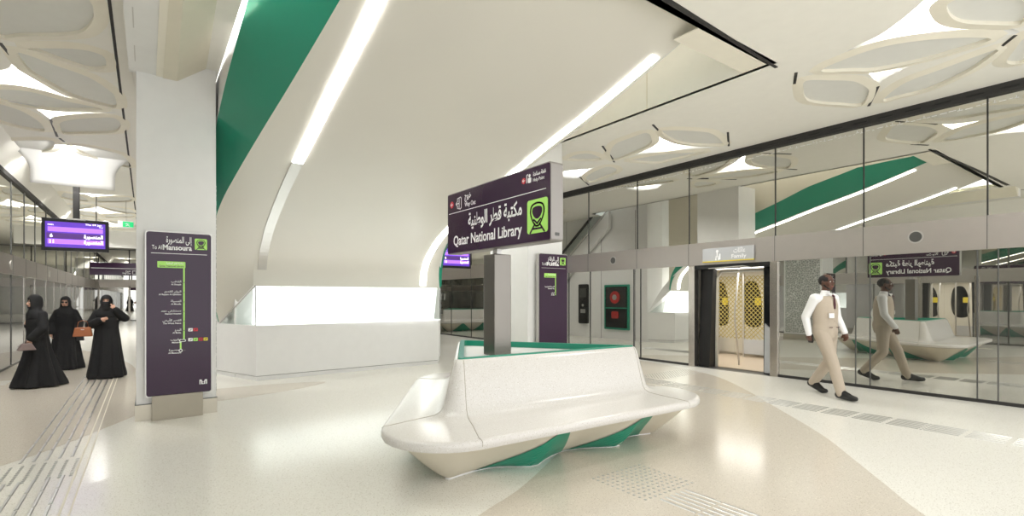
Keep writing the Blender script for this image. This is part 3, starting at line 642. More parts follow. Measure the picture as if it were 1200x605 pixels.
totem(5.86, 7.2, 'tall purple route sign headed To Al Riffa behind the bench', ('To Al', 'Riffa'), 'إلى الرفاع', [('المدينة التعليمية', 'Education City', .62), ('الرفاع', 'Al Riffa', .74)], True)
# ------------------------------------------------------------------ BENCH
def tri_loop(T, r, arc=9, ed=24, foot=False):
    """closed loop offset by r from triangle T (counter-clockwise)"""
    out = []; n = 3
    for i in range(3):
        p0, p1, p2 = Vector(T[i-1]), Vector(T[i]), Vector(T[(i+1) % 3])
        n0 = (p1-p0).normalized(); n0 = Vector((n0.y, -n0.x)); n1 = (p2-p1).normalized(); n1 = Vector((n1.y, -n1.x))
        a0 = math.atan2(n0.y, n0.x); a1 = math.atan2(n1.y, n1.x)
        while a1 < a0: a1 += 2*PI
        for k in range(arc+1):
            a = a0+(a1-a0)*k/arc; out.append((p1.x+r*math.cos(a), p1.y+r*math.sin(a)))
        for k in range(1, ed):
            f_ = k/ed; rr = r
            if foot:
                cusp = [0.0, .31, .74, 1.0]
                for c0, c1 in zip(cusp[:-1], cusp[1:]):
                    if c0 <= f_ <= c1:
                        u = abs((f_-c0)/(c1-c0)-.5)*2; hi = .19; lo = -.03
                        e0 = r if (c0 == 0 and f_ < (c0+c1)/2) or (c1 == 1.0 and f_ > (c0+c1)/2) else hi
                        rr = lo+(e0-lo)*u**1.7
            q = p1.lerp(p2, f_)+n1*rr; out.append((q.x, q.y))
    return out
def make_bench(label, loc=None, rz=0):
    IT = [(2.36, 4.05), (4.56, 3.93), (3.32, 5.66)]      # backrest top
    OT = [(2.05, 3.72), (4.50, 3.64), (3.33, 5.78)]      # seat
    t = empty('island_bench', (3.4, 4.5, 0), label=label, cat='bench', group='three-sided terrazzo benches')
    def mixl(k, r): return [tuple(Vector(a).lerp(Vector(b_), k)) for a, b_ in zip(tri_loop(IT, r), tri_loop(OT, r))]
    def ring(k, r, z): return [(x, y, z) for x, y in mixl(k, r)]
    R = [ring(0, .02, .925), ring(0, .035, .943), ring(0, .05, .935), ring(.03, .065, .90), ring(.14, .125, .60), ring(.17, .145, .515), ring(.21, .17, .475), ring(.28, .21, .455), ring(.5, .32, .450), ring(1, .50, .45), ring(1, .535, .447), ring(1, .55, .435), ring(1, .552, .40), ring(1, .54, .375), ring(1, .50, .365), ring(1, .42, .366)]
    MB().loft(R, cap=False).build('seat_and_backrest', 'bench', t, angle=50)
    # joints in the terrazzo
    N = len(R[0]); per = N//3
    for c in range(3):
        for idx in (c*per+9, (c*per) % N):
            pts = [Vector(R[k][idx]) for k in range(2, 13)]
            nn = (Vector(R[8][idx])-Vector(R[3][idx])).normalized()
            MB().tube([p+Vector((0, 0, .0005)) for p in pts], .003, 5).build('joint_line', 'plinth', t)
    ctr = Vector((3.40, 4.52))
    def inset(f_): return [tuple(ctr.lerp(Vector(p), f_)) for p in tri_loop(IT, .03)]
    MB().loft([[(x, y, .935) for x, y in inset(1.0)], [(x, y, .957) for x, y in inset(.995)], [(x, y, .957) for x, y in inset(.92)], [(x, y, .885) for x, y in inset(.925)]], cap=False).build('green_rim', 'green', t)
    b = MB(); q = inset(.93); b.add([(x, y, .89) for x, y in q], [tuple(range(len(q)))]); b.build('top_panel', 'white', t)
    # foot: from seat underside to scalloped plinth line
    A = tri_loop(OT, .44); Fo = tri_loop(OT, .03, foot=True)
    def surf(i, v):   # i index float, v 0 at floor 1 at seat
        i0 = int(math.floor(i)) % N; i1 = (i0+1) % N; fr = i-math.floor(i)
        a = Vector(A[i0]).lerp(Vector(A[i1]), fr); f0 = Vector(Fo[i0]).lerp(Vector(Fo[i1]), fr)
        w_ = v**.85; p = f0.lerp(a, w_); return Vector((p.x, p.y, .012+.355*v))
    MB().loft([[surf(i, v) for i in range(N)] for v in (0, .1, .25, .4, .6, .8, 1)], cap=False).build('foot', 'foot', t, angle=35)
    MB().loft([[(*Fo[i], 0) for i in range(N)], [(*(Vector(Fo[i])+ (Vector(Fo[i])-ctr).normalized()*.008), .006) for i in range(N)], [(*Fo[i], .014) for i in range(N)]], cap=False).build('foot_edge', 'white', t)
    for side in range(3):
        base = side*per+9
        for (f0, f1, ft, fb) in ((.10, .50, .36, .42), (.50, .94, .80, .86)):
            rows = []
            for k in range(13):
                v = k/12*.96
                l_ = f0+(ft-f0)*v**.8; r_ = f1+(ft+.03-f1)*v**.7
                rows.append([surf(base+24*(l_+(r_-l_)*j/12), v)+(surf(base+24*(l_+(r_-l_)*j/12), v)-Vector((ctr.x, ctr.y, .2))).normalized()*.013 for j in range(13)])
            MB().loft(rows, closed=False, cap=False).build('green_recess', 'green', t, smooth=False)
    if loc: t.location = loc; t.rotation_euler.z = rz
    return t
make_bench('large three-sided white terrazzo bench with green rim in the middle, sign post on top')
b2 = make_bench('second terrazzo bench far down the platform, seen under the arch left of the sign post', (7.6, 20.3, 0), 0)
# ------------------------------------------------------------------ CENTRAL SIGN
sg = empty('station_sign', (3.1, 4.54, .89), label='large purple Qatar National Library sign on a steel post standing on the bench', cat='sign')
box('post', (2.99, 4.43, .89), (3.21, 4.65, 1.98), 'steel', sg, .012)
box('post_neck', (3.07, 4.5, 1.98), (3.13, 4.58, 2.06), 'alu', sg)
SY0, SY1, SZ0, SZ1 = 3.55, 5.52, 2.04, 2.78
b = MB(); b.X = frame((3.175, SY0, SZ0), (0, 1, 0), (1, 0, 0)); b.prism(rrect(0, 0, SY1-SY0, SZ1-SZ0, .025), -.15, 0); b.build('sign_case', 'case', sg, bevel=.004)
def sign_face(F, W, Hh):
    plate(F, rrect(.012, .012, W-.012, Hh-.012, .02), 0, .004, 'purple', sg, 'sign_face')
    plate(F, disc(.115, .60, .042), .004, .0065, 'red', sg, 'arrow_disc'); strokes(F, [[(.14, .60), (.092, .60)], [(.11, .618), (.092, .60), (.11, .582)]], .009, .0065, 'wht', sg, 'arrow')
    strokes(F, [[(.25, .62), (.25, .655), (.32, .665), (.34, .65), (.34, .54), (.32, .525), (.25, .54), (.25, .57)], [(.215, .595), (.29, .595)], [(.235, .615), (.215, .595), (.235, .575)], [(.29, .66), (.29, .53)]], .010, .004, 'wht', sg, 'exit_icon')
    text('خروج', F, .42, .56, .63, .10, 'wht', sg, z=.005); text('Way Out', F, .42, .66, .535, .075, 'wht', sg, z=.005, bold=0)
    plate(F, disc(1.56, .625, .03), .004, .0065, 'red', sg, 'arrow_disc'); strokes(F, [[(1.577, .625), (1.545, .625)], [(1.557, .637), (1.545, .625), (1.557, .613)]], .007, .0065, 'wht', sg, 'arrow')
    plate(F, disc(1.655, .66, .016, 12), .004, .0065, 'wht', sg, 'help_icon_head'); plate(F, rrect(1.63, .59, .0+1.68, .64, .012), .004, .0065, 'wht', sg, 'help_icon_body'); strokes(F, [[(1.61, .60), (1.61, .67), (1.625, .675)]], .01, .004, 'wht', sg, 'help_icon_phone')
    text('نقطة مساعدة', F, 1.71, 1.90, .645, .055, 'wht', sg, z=.005); text('Help Point', F, 1.71, 1.88, .59, .048, 'wht', sg, z=.005, bold=0)
    strokes(F, [[(.05, .495), (1.90, .495)]], .007, .004, 'wht', sg, 'rule_line')
    text('مكتبة قطر الوطنية', F, .50, 1.53, .30, .20, 'wht', sg, z=.005, bold=.02); text('Qatar National Library', F, .16, 1.53, .10, .165, 'wht', sg, z=.005, bold=.014)
    metro_icon(F, 1.62, .09, .31, sg, zo=.004)
W_, H_ = SY1-SY0, SZ1-SZ0
sign_face(frame((3.025, SY1, SZ0), (0, -1, 0), (-1, 0, 0)), W_, H_)
sign_face(frame((3.175, SY0, SZ0), (0, 1, 0), (1, 0, 0)), W_, H_)
FX = frame((3.025, SY0, SZ0), (1, 0, 0), (0, -1, 0)); plate(FX, rrect(.05, .05, .1, .08, .003), 0, .003, 'mull', sg, 'maker_plate')
# ------------------------------------------------------------------ DISPLAYS AND HANGING SIGNS
def display(cx, y, label, w_=1.1, zb=2.50):
    t = empty('departure_display', (cx, y, zb), label=label, cat='display', group='hanging departure displays')
    box('case', (cx-w_/2, y, zb), (cx+w_/2, y+.14, zb+.68), 'black', t, .01)
    F = frame((cx-w_/2, y, zb), (1, 0, 0), (0, -1, 0))
    plate(F, rrect(.06, .07, w_-.06, .61, .004), 0, .004, 'screen', t, 'screen')
    plate(F, rrect(.10, .40, w_-.10, .50, .004), .004, .006, 'screen2', t, 'screen_row'); plate(F, rrect(.08, .255, w_-.08, .37, .004), .004, .006, 'screen3', t, 'screen_row'); plate(F, rrect(.10, .14, w_-.08, .245, .004), .004, .006, 'screen2', t, 'screen_row')
    for s_, z in (('6', .28), ('11', .155)): text(s_, F, .13, None, z, .1, 'scrtxt', t, z=.007, bold=.03)
    for z in (.285, .165): text('المنصورة', F, w_-.42, w_-.10, z, .11, 'scrtxt', t, z=.007, bold=.03)
    text('Thu 09 Jan', F, w_-.40, w_-.12, .565, .05, 'scrtxt', t, z=.007); text('min', F, .10, .19, .53, .05, 'scrtxt', t, z=.007); text('To', F, w_-.17, w_-.10, .52, .05, 'scrtxt', t, z=.007)
    box('drop_pole', (cx-.055, y+.03, zb+.68), (cx+.055, y+.12, 4.52), 'dark', t, .01); box('pole_bracket', (cx-.16, y+.0, zb+.66), (cx+.16, y+.14, zb+.70), 'alu', t)
    return t
display(-1.22, 14.25, 'lit violet departure display on a black pole at the far left above the women')
display(8.1, 14.2, 'violet departure display partly hidden behind the lower left corner of the library sign', zb=2.45)
def hanging(x0, x1, y, z0, z1, label):
    t = empty('hanging_sign', ((x0+x1)/2, y, z0), label=label, cat='sign')
    box('sign_panel', (x0, y, z0), (x1, y+.08, z1), 'purple', t, .004)
    F = frame((x0, y, z0), (1, 0, 0), (0, -1, 0)); W = x1-x0; h_ = z1-z0
    strokes(F, [[(.04, h_*.55), (W-.04, h_*.55)]], .015, 0, 'wht', t, 'rule_line')
    text('خروج', F, W-.42, W-.30, h_*.30, .08, 'wht', t); text('Way Out', F, W-.5, W-.30, h_*.12, .06, 'wht', t)
    strokes(F, [[(W-.25, .07), (W-.25, .14), (W-.17, .14), (W-.17, .04), (W-.25, .04), (W-.25, .07)]], .014, 0, 'wht', t, 'exit_icon'); plate(F, disc(W-.08, .09, .05), 0, .003, 'red', t, 'arrow_disc')
    for x in (x0+.15, x1-.15): MB().tube([(x, y+.04, z1), (x, y+.04, 4.49)], .012, 8).build('hanger_rod', 'dark', t)
    return t
hanging(-1.33, -.08, 19, 2.16, 2.53, 'purple Way Out sign hanging in the far aisle right of the departure display')
def exit_sign(cx, y, z, label):
    t = empty('exit_sign', (cx, y, z), label=label, cat='sign')
    box('sign_plate', (cx-.2, y, z), (cx+.2, y+.04, z+.2), 'wht', t); F = frame((cx-.2, y, z), (1, 0, 0), (0, -1, 0))
    plate(F, rrect(.12, .02, .38, .18, .005), 0, .003, 'exit', t, 'green_field'); strokes(F, [[(.22, .13), (.24, .08), (.20, .05)], [(.24, .08), (.28, .05)], [(.18, .11), (.27, .11)]], .02, .003, 'wht', t, 'running_figure')
    MB().tube([(cx, y+.02, z+.2), (cx, y+.02, 4.49)], .008, 6).build('hanger_rod', 'alu', t)
exit_sign(-.50, 19.5, 3.65, 'small green and white exit sign hanging high beside the left column')
# ------------------------------------------------------------------ TACTILE PAVING
def bars(name, label, rects, dots, group='tactile floor guides'):
    b = MB()
    for (x0, y0, x1, y1) in rects:   # rounded bars between two points, width .026
        d = Vector((x1-x0, y1-y0)); L = d.length; d /= L; n_ = Vector((-d.y, d.x)); w_ = .012
        b.loft([[(x0+n_.x*w_*s_, y0+n_.y*w_*s_, .001) for s_ in (-1, 1)]+[(x1+n_.x*w_*s_, y1+n_.y*w_*s_, .001) for s_ in (1, -1)],
                [(x0+n_.x*w_*.6*s_, y0+n_.y*w_*.6*s_, .006) for s_ in (-1, 1)]+[(x1+n_.x*w_*.6*s_, y1+n_.y*w_*.6*s_, .006) for s_ in (1, -1)]])
    for (x, y) in dots:
        b.loft([[(x+.014*math.cos(k*PI/4), y+.014*math.sin(k*PI/4), .001) for k in range(8)], [(x+.009*math.cos(k*PI/4), y+.009*math.sin(k*PI/4), .006) for k in range(8)]])
    o = b.build(name, 'tactile'); return tag(o, label, 'tactile paving', kind='stuff')
rects = []; xs = [-.93, -.84, -.75, -.66, -.57]
y = 4.2
while y < 13:
    if not 5.6 < y < 6.3:
        for x in xs: rects.append((x, y+.01, x, y+.36))
    y += .38
    if 5.5 < y < 6.3: y = 6.32
dots = [(-1.12+i*.075, 5.66+j*.055) for i in range(9) for j in range(11)]
bars('tactile_path', 'tactile guide bars running down the left aisle towards the women', rects, dots)
tag(MB().box((-.50, 3.6, .0005), (-.485, 13, .003)).box((-.44, 3.6, .0005), (-.43, 13, .003)).build('floor_trim_line', 'beige'), 'thin double metal line in the floor beside the left tactile path', 'floor trim')
rects = []
for k in range(7): rects += [(-2.3+i*.38, 12.15+k*.09, -2.3+i*.38+.34, 12.15+k*.09) for i in range(3)]
tag(bars('tactile_path', 'short cross path of tactile bars leading to the left screen doors', rects, []), kind='stuff')
rects = []; dots = []
y = .5
while y < 9.6:
    for x in [7.18+i*.075 for i in range(6)]: rects.append((x, y, x, y+.31))
    if abs((y-.5)/.36 % 3) < .5: dots += [(7.18+i*.075, y+.335) for i in range(6)]
    y += .36
bars('tactile_path', 'tactile strip parallel to the glass wall on the right', rects, dots)
rects = [(x, y0, x, y0+.30) for x in [3.12+i*.062 for i in range(6)] for y0 in (2.10, 1.78, 1.46)]
dots = [(3.02+i*.058, 2.46+j*.054) for i in range(11) for j in range(11)]
bars('tactile_path', 'square of small metal studs and bars in the floor in front of the bench', rects, dots)
dots = [(7.7+i*.07, 5.9+j*.07) for i in range(22) for j in range(8)]
bars('tactile_path', 'wide patch of studs before the open train door', [], dots)
# ------------------------------------------------------------------ PEOPLE
def hand(b, wrist, d, palmn, curl=.5, scale=1.0, flip=1):
    """palm, four bent fingers and a thumb; d = direction of fingers, palmn = palm normal"""
    d = Vector(d).normalized(); n_ = Vector(palmn); n_ = (n_-d*n_.dot(d)).normalized(); s_ = d.cross(n_)*flip; w0 = Vector(wrist)
    k = scale
    b.caps(w0, w0+d*.05*k, .026*k, .030*k); 
    for j, (o_, L) in enumerate(((-.030, .062), (-.010, .074), (.010, .070), (.028, .055))):
        base = w0+d*.072*k+s_*o_*k
        b.caps(w0+d*.03*k+s_*o_*.8*k, base, .013*k, .0105*k, 8)
        p1 = base+(d*math.cos(curl*.5)+n_*math.sin(curl*.5))*L*.5*k; p2 = p1+(d*math.cos(curl*1.5)+n_*math.sin(curl*1.5))*L*.5*k
        b.caps(base, p1, .010*k, .009*k, 8); b.caps(p1, p2, .009*k, .0075*k, 8)
    t0 = w0+d*.02*k-s_*.022*k; t1 = t0+(d*.6-s_*.8).normalized()*.038*k; t2 = t1+(d*.9-s_*.2+n_*.4).normalized()*.034*k
    b.caps(t0, t1, .013*k, .011*k, 8); b.caps(t1, t2, .011*k, .009*k, 8)
def head(b, c, ears=True):
    """face forward is +y"""
    x, y, z = c
    b.ball((x, y-.012, z+.025), (.076, .096, .098)); b.ball((x, y+.028, z-.045), (.056, .062, .070)); b.ball((x, y+.052, z-.092), (.030, .026, .022))
    b.caps((x, y+.088, z+.018), (x, y+.106, z-.022), .008, .014, 8)                # nose
    b.ball((x-.013, y+.098, z-.028), .009, 8, 5); b.ball((x+.013, y+.098, z-.028), .009, 8, 5)
    b.caps((x-.040, y+.074, z+.034), (x+.040, y+.074, z+.034), .011, .011, 8)      # brow
    b.caps((x-.020, y+.083, z-.055), (x+.020, y+.083, z-.055), .008, .008, 8)      # lips
    for s_ in (-1, 1):
        b.ball((x+s_*.045, y+.066, z-.016), (.020, .016, .018), 8, 6)
        if ears: b.ball((x+s_*.079, y-.008, z+.0), (.009, .018, .030), 8, 6)
    b.caps((x, y-.015, z-.06), (x, y-.03, z-.17), .050, .055)
def face_parts(t, c, X, skin_lip='lip'):
    x, y, z = c
    for s_ in (-1, 1):
        q = MB(); q.X = X; q.ball((x+s_*.030, y+.078, z+.013), (.014, .010, .008), 10, 6); e_ = q.build('eye', 'eye', t, smooth=True)
        q = MB(); q.X = X; q.ball((x+s_*.030, y+.086, z+.013), (.006, .004, .006), 8, 5); q.build('iris', 'black', e_, smooth=True)
        q = MB(); q.X = X; q.caps((x+s_*.046, y+.080, z+.036), (x+s_*.016, y+.088, z+.038), .004, .005, 6); q.build('eyebrow', 'hair', t, smooth=True)
    q = MB(); q.X = X; q.caps((x-.019, y+.088, z-.053), (x, y+.092, z-.051), .004, .0055, 8); q.caps((x, y+.092, z-.051), (x+.019, y+.088, z-.053), .0055, .004, 8); q.caps((x-.014, y+.088, z-.06), (x+.014, y+.088, z-.06), .0055, .0055, 8)
    q.build('mouth', skin_lip, t, smooth=True)
def body(b, J, hands=True):
    """one body: torso, neck, limbs with taper"""
    b.caps(J['pelvis'], J['chest'], .125, .135); b.ball(J['chest'], (.175, .12, .15)); b.ball(J['pelvis'], (.165, .12, .13))
    for s_ in ('l', 'r'):
        sh, el_, wr = J['sh'+s_], J['el'+s_], J['wr'+s_]
        b.caps(J['chest_top'], sh, .07, .06); b.caps(sh, el_, .052, .040); b.caps(el_, wr, .040, .026)
        hp_, kn, an, toe = J['hip'+s_], J['kn'+s_], J['an'+s_], J['toe'+s_]
        b.caps(hp_, kn, .088, .058); b.caps(kn, an, .058, .038); b.caps(an, toe, .04, .03)
def P(loc, rz, sc): return Matrix.Translation(loc) @ Matrix.Rotation(rz, 4, 'Z') @ Matrix.Scale(sc, 4)
def base_pose():
    J = dict(pelvis=(0, 0, .95), chest=(0, 0, 1.25), chest_top=(0, -.01, 1.38))
    for s_, g in (('l', -1), ('r', 1)):
        J['sh'+s_] = (g*.185, -.01, 1.41); J['el'+s_] = (g*.23, -.03, 1.13); J['wr'+s_] = (g*.235, .04, .88)
        J['hip'+s_] = (g*.09, 0, .90); J['kn'+s_] = (g*.095, .02, .50); J['an'+s_] = (g*.095, 0, .09); J['toe'+s_] = (g*.105, .15, .035)
    return J
def woman_pose():
    J = base_pose()
    for s_, g in (('l', -1), ('r', 1)): J['sh'+s_] = (g*.150, -.01, 1.375)
    return J
# ---- the walking man
def man():
    X = P((8.50, 3.46, 0), 2.86, 1.06)
    t = empty('person', (8.50, 3.46, 0), label='man in a beige waistcoat and trousers with white sleeves walking along the glass wall', cat='person')
    J = base_pose(); J.update(hipr=(.09, .02, .90), knr=(.10, .20, .50), anr=(.10, .33, .105), toer=(.11, .49, .05), hipl=(-.09, 0, .90), knl=(-.095, .0, .49), anl=(-.10, -.27, .16), toel=(-.105, -.12, .04),
             elr=(.225, -.13, 1.14), wrr=(.215, -.08, .89), ell=(-.22, .02, 1.14), wrl=(-.18, .17, .92), chest=(0, .01, 1.25))
    b = MB(); b.X = X; body(b, J); hc = (0, .035, 1.64); head(b, hc)
    hand(b, J['wrr'], (0, .12, -1), (-1, .1, 0), .9, 1, 1); hand(b, J['wrl'], (.02, .3, -1), (1, .1, 0), .7, 1, -1)
    b.build('body', 'skind', t, remesh=.008, sm=2)
    face_parts(t, hc, X)
    # hair and beard
    b = MB(); b.X = X
    b.ball((0, .012, 1.672), (.083, .102, .085)); hm = b
    me = b.mesh(); bm = bmesh.new(); bm.from_mesh(me); Xi = X.inverted()
    dl = [f for f in bm.faces if (lambda c: c.z < 1.665 and c.y > .02 or c.z < 1.60)(Xi @ f.calc_center_median())]
    bmesh.ops.delete(bm, geom=dl, context='FACES'); bm.to_mesh(me); bm.free(); link('hair', me, 'hair', t, True)
    b = MB(); b.X = X; b.caps((-.058, .035, 1.60), (-.030, .088, 1.553), .014, .016, 8); b.caps((.058, .035, 1.60), (.030, .088, 1.553), .014, .016, 8); b.caps((-.030, .088, 1.553), (.030, .088, 1.553), .017, .017, 8)
    b.build('beard', 'hair', t, remesh=.008, sm=2)
    b = MB(); b.X = X                                       # shirt: sleeves and collar
    for s_ in 'lr':
        b.caps(J['chest_top'], J['sh'+s_], .09, .076); b.caps(J['sh'+s_], J['el'+s_], .072, .058); b.caps(J['el'+s_], J['wr'+s_], .058, .042)
    b.caps((0, .0, 1.44), (0, .01, 1.50), .072, .062); b.ball((0, .0, 1.36), (.15, .125, .10))
    b.build('shirt', 'shirt', t, remesh=.012, sm=4)
    b = MB(); b.X = X                                       # waistcoat
    b.loft([[(rx*math.cos(2*PI*k/24), .005+ry*math.sin(2*PI*k/24), z) for k in range(24)] for rx, ry, z in ((.17, .13, .86), (.185, .148, .93), (.175, .142, 1.04), (.185, .148, 1.18), (.19, .148, 1.30), (.165, .135, 1.38), (.12, .11, 1.445))])
    b.build('waistcoat', 'vest', t, remesh=.014, sm=3)
    b = MB(); b.X = X; b.loft([[(-.012, .145, 1.44), (.012, .145, 1.44), (.012, .15, 1.44), (-.012, .15, 1.44)], [(-.022, .150, 1.32), (.022, .150, 1.32), (.022, .158, 1.32), (-.022, .158, 1.32)], [(-.014, .154, 1.26), (.014, .154, 1.26), (.014, .16, 1.26), (-.014, .16, 1.26)]]); b.caps((0, .10, 1.465), (0, .145, 1.44), .016, .014, 8)
    b.build('tie', 'tie', t)
    b = MB(); b.X = X
    b.add([(-.075, .08, 1.49), (0, .125, 1.43), (-.02, .13, 1.49), (.075, .08, 1.49), (.02, .13, 1.49)], [(0, 1, 2), (3, 4, 1)]); b.build('collar', 'shirt', t, solid=.006)
    b = MB(); b.X = X; b.box((.02, .158, 1.13), (.12, .164, 1.20)); b.build('name_badge', 'wht', t)
    b = MB(); b.X = X; b.box((-.10, .150, .99), (-.04, .156, 1.0)).box((.04, .150, .99), (.10, .156, 1.0)); b.build('pocket_trim', 'tie', t)
    for g in (1.28, 1.2, 1.12, 1.04): 
        b = MB(); b.X = X; b.ball((0, .156, g-.03), .006, 8, 5); b.build('button', 'trouser', t)
    b = MB(); b.X = X
    b.caps((0, 0, .95), (0, 0, .90), .158, .15); 
    for s_ in 'lr': b.caps(J['hip'+s_], J['kn'+s_], .108, .080); b.caps(J['kn'+s_], Vector(J['an'+s_])+Vector((0, 0, -.02)), .080, .066)
    b.build('trousers', 'trouser', t, remesh=.014, sm=4)
    for s_ in 'lr':
        a, q = Vector(J['an'+s_]), Vector(J['toe'+s_]); b = MB(); b.X = X
        d = (q-a); d.z = 0; d.normalize(); low = .045 if s_ == 'r' else .05
        b.caps(a+Vector((0, -.04, -.04)), q+d*.0, .052, .044); b.caps(q, q+d*.05, .043, .034); b.caps(a+Vector((0, 0, .01)), a+Vector((0, 0, -.04)), .050, .052); b.caps(a, q, .050, .040)
        b.build('shoe', 'shoe', t, remesh=.009, sm=2)
    b = MB(); b.X = X; b.box((.19, -.10, .765), (.21, -.03, .89)); k = b.build('handheld_radio', 'dark', None, bevel=.005)
    b = MB(); b.X = X; b.caps((.20, -.085, .89), (.20, -.085, .94), .005, .004, 6); b.build('antenna', 'black', k)
    tag(k, 'small dark radio in the walking man\'s right hand', 'radio')
man()
def woman(loc, rz, sc, label, J, veil, lean=(0, 0), stride=.0, sunglasses=False, hemamp=.03, seed=0):
    X = P(loc, rz, sc); t = empty('person', loc, label=label, cat='person')
    b = MB(); b.X = X; body(b, J); hc = (lean[0]*1.2, .03+lean[1]*1.2, 1.60); head(b, hc, False)
    for s_ in 'lr':
        d, n_, cu, fl_ = J['hand'+s_]; hand(b, J['wr'+s_], d, n_, cu, .95, fl_)
    b.build('body', 'skinl', t, remesh=.0085, sm=2)
    face_parts(t, hc, X)
    # abaya: robe rings with folds and wide sleeves
    rnd = random.Random(seed); ph = [rnd.uniform(0, 6.28) for _ in range(4)]
    rings = []; n = 64
    for k in range(19):
        f_ = k/18; z = 1.44-1.42*f_
        rx = [.10, .20, .215, .215, .205, .205, .215, .225, .235, .242, .25, .26, .27, .28, .29, .30, .315, .33, .335][k]
        ry = [.08, .125, .15, .16, .16, .155, .16, .165, .17, .175, .185, .195, .21, .22, .235, .25, .265, .28, .285][k]
        am = hemamp*max(0, f_-.25)/.75; cx = lean[0]*z; cy = lean[1]*z-.01
        rings.append([(cx+(rx+am*(math.cos(7*a+ph[0])+.6*math.cos(11*a+ph[1]+f_)))*math.cos(a), cy+(ry*(1+stride*max(0, f_-.4)*1.6)+am*(math.cos(7*a+ph[0])+.6*math.cos(12*a+ph[2])))*math.sin(a)-stride*.25*max(0, f_-.5)*(1 if math.sin(a) < 0 else .0), z) for a in [2*PI*i/n for i in range(n)]])
    b = MB(); b.X = X; b.loft(rings)
    for s_ in 'lr':
        b.caps((0+lean[0]*1.4, lean[1]*1.4, 1.36), J['sh'+s_], .10, .085); b.caps(J['sh'+s_], J['el'+s_], .085, .085)
        e_, w_ = Vector(J['el'+s_]), Vector(J['wr'+s_]); b.caps(e_, e_.lerp(w_, .88), .082, .070)
    b.build('abaya', 'abaya', t, remesh=.013, sm=3)
    # headscarf with face opening
    x, y, z = hc; R_ = []; n = 44
    prof_ = [(.02, .138), (.055, .125), (.085, .095), (.098, .05), (.103, .0), (.103, -.05), (.102, -.09), (.110, -.13), (.135, -.165), (.165, -.20), (.193, -.245), (.207, -.30), (.214, -.36)]
    for (r, dz) in prof_:
        dr = max(0, -dz-.10)
        R_.append([((x+r*math.cos(a)*(.92 if dz > -.12 else 1)), (y-.012-dr*.12+r*math.sin(a)*(1.06 if dz > -.12 else .70)), z+.02+dz) for a in [2*PI*i/n for i in range(n)]])
    b = MB(); b.X = X; b.loft(R_); me = b.mesh(); bm = bmesh.new(); bm.from_mesh(me); Xi = X.inverted(); dl = []
    for f in bm.faces:
        c = Xi @ f.calc_center_median(); dx, dy, dzz = c.x-x, c.y-y, c.z-z
        lo = -.082 if not veil else -.004
        if dy > .02 and abs(dx) < (.060 if dzz < .03 else .052) and lo < dzz < .058: dl.append(f)
    bmesh.ops.delete(bm, geom=dl, context='FACES'); bm.to_mesh(me); bm.free()
    o = bpy.data.objects.new('tmp', me); COL.objects.link(o); q = o.modifiers.new('s', 'SOLIDIFY'); q.thickness = .007; q.offset = 1; q = o.modifiers.new('u', 'SUBSURF'); q.levels = 1
    me = bpy.data.meshes.new_from_object(o.evaluated_get(bpy.context.evaluated_depsgraph_get())); bpy.data.objects.remove(o)
    link('headscarf', me, 'scarf', t, True)
    if veil:
        b = MB(); b.X = X; b.loft([[(x+rr*math.sin(a), y+.0+yy*math.cos(a), z+zz) for a in [(-1.35+2.7*i/16) for i in range(17)]] for rr, yy, zz in ((.078, .112, .004), (.080, .116, -.03), (.082, .108, -.08), (.085, .10, -.13), (.10, .10, -.17))], closed=False, cap=False)
        b.build('face_veil', 'scarf', t, solid=.004, smooth=True)
    if sunglasses:
        b = MB(); b.X = X
        for g in (-1, 1): b.ball((x+g*.033, y+.100, z+.013), (.027, .008, .020), 12, 7)
        b.caps((x-.01, y+.104, z+.02), (x+.01, y+.104, z+.02), .004, .004, 6); b.caps((x-.058, y+.095, z+.02), (x-.075, y+.02, z+.02), .003, .003, 6); b.caps((x+.058, y+.095, z+.02), (x+.075, y+.02, z+.02), .003, .003, 6)
        b.build('sunglasses', 'darkglass', t, smooth=True)
    for g, s_ in ((-1, 'l'), (1, 'r')):
        b = MB(); b.X = X; q_ = Vector(J['toe'+s_]); b.caps((J['an'+s_][0], J['an'+s_][1]-.02, .045), (q_.x, q_.y+.06, .035), .040, .034); b.build('shoe', 'shoe', t, remesh=.01, sm=2)
    return t, X
def bag(X, c, w_, h_, d_, m, label, hx=0, name='handbag', strap=.1):
    b = MB(); b.X = X; x, y, z = c
    b.loft([[(x-w_/2, y-d_/2, z), (x+w_/2, y-d_/2, z), (x+w_/2, y+d_/2, z), (x-w_/2, y+d_/2, z)], [(x-w_*.40, y-d_*.25, z+h_), (x+w_*.40, y-d_*.25, z+h_), (x+w_*.40, y+d_*.25, z+h_), (x-w_*.40, y+d_*.25, z+h_)]])
    o = b.build(name, m, None, bevel=.015); tag(o, label, 'handbag')
    b = MB(); b.X = X; b.tube([(x-w_*.28, y, z+h_*.95), (x-w_*.22, y, z+h_+strap*.8), (x, y, z+h_+strap), (x+w_*.22, y, z+h_+strap*.8), (x+w_*.28, y, z+h_*.95)], .007, 8); b.build('handle', m, o, smooth=True)
    b = MB(); b.X = X; b.caps((x-.02, y+d_*.42, z+h_*.75), (x+.02, y+d_*.42, z+h_*.75), .007, .007, 8); b.build('clasp', 'alu', o)
    return o
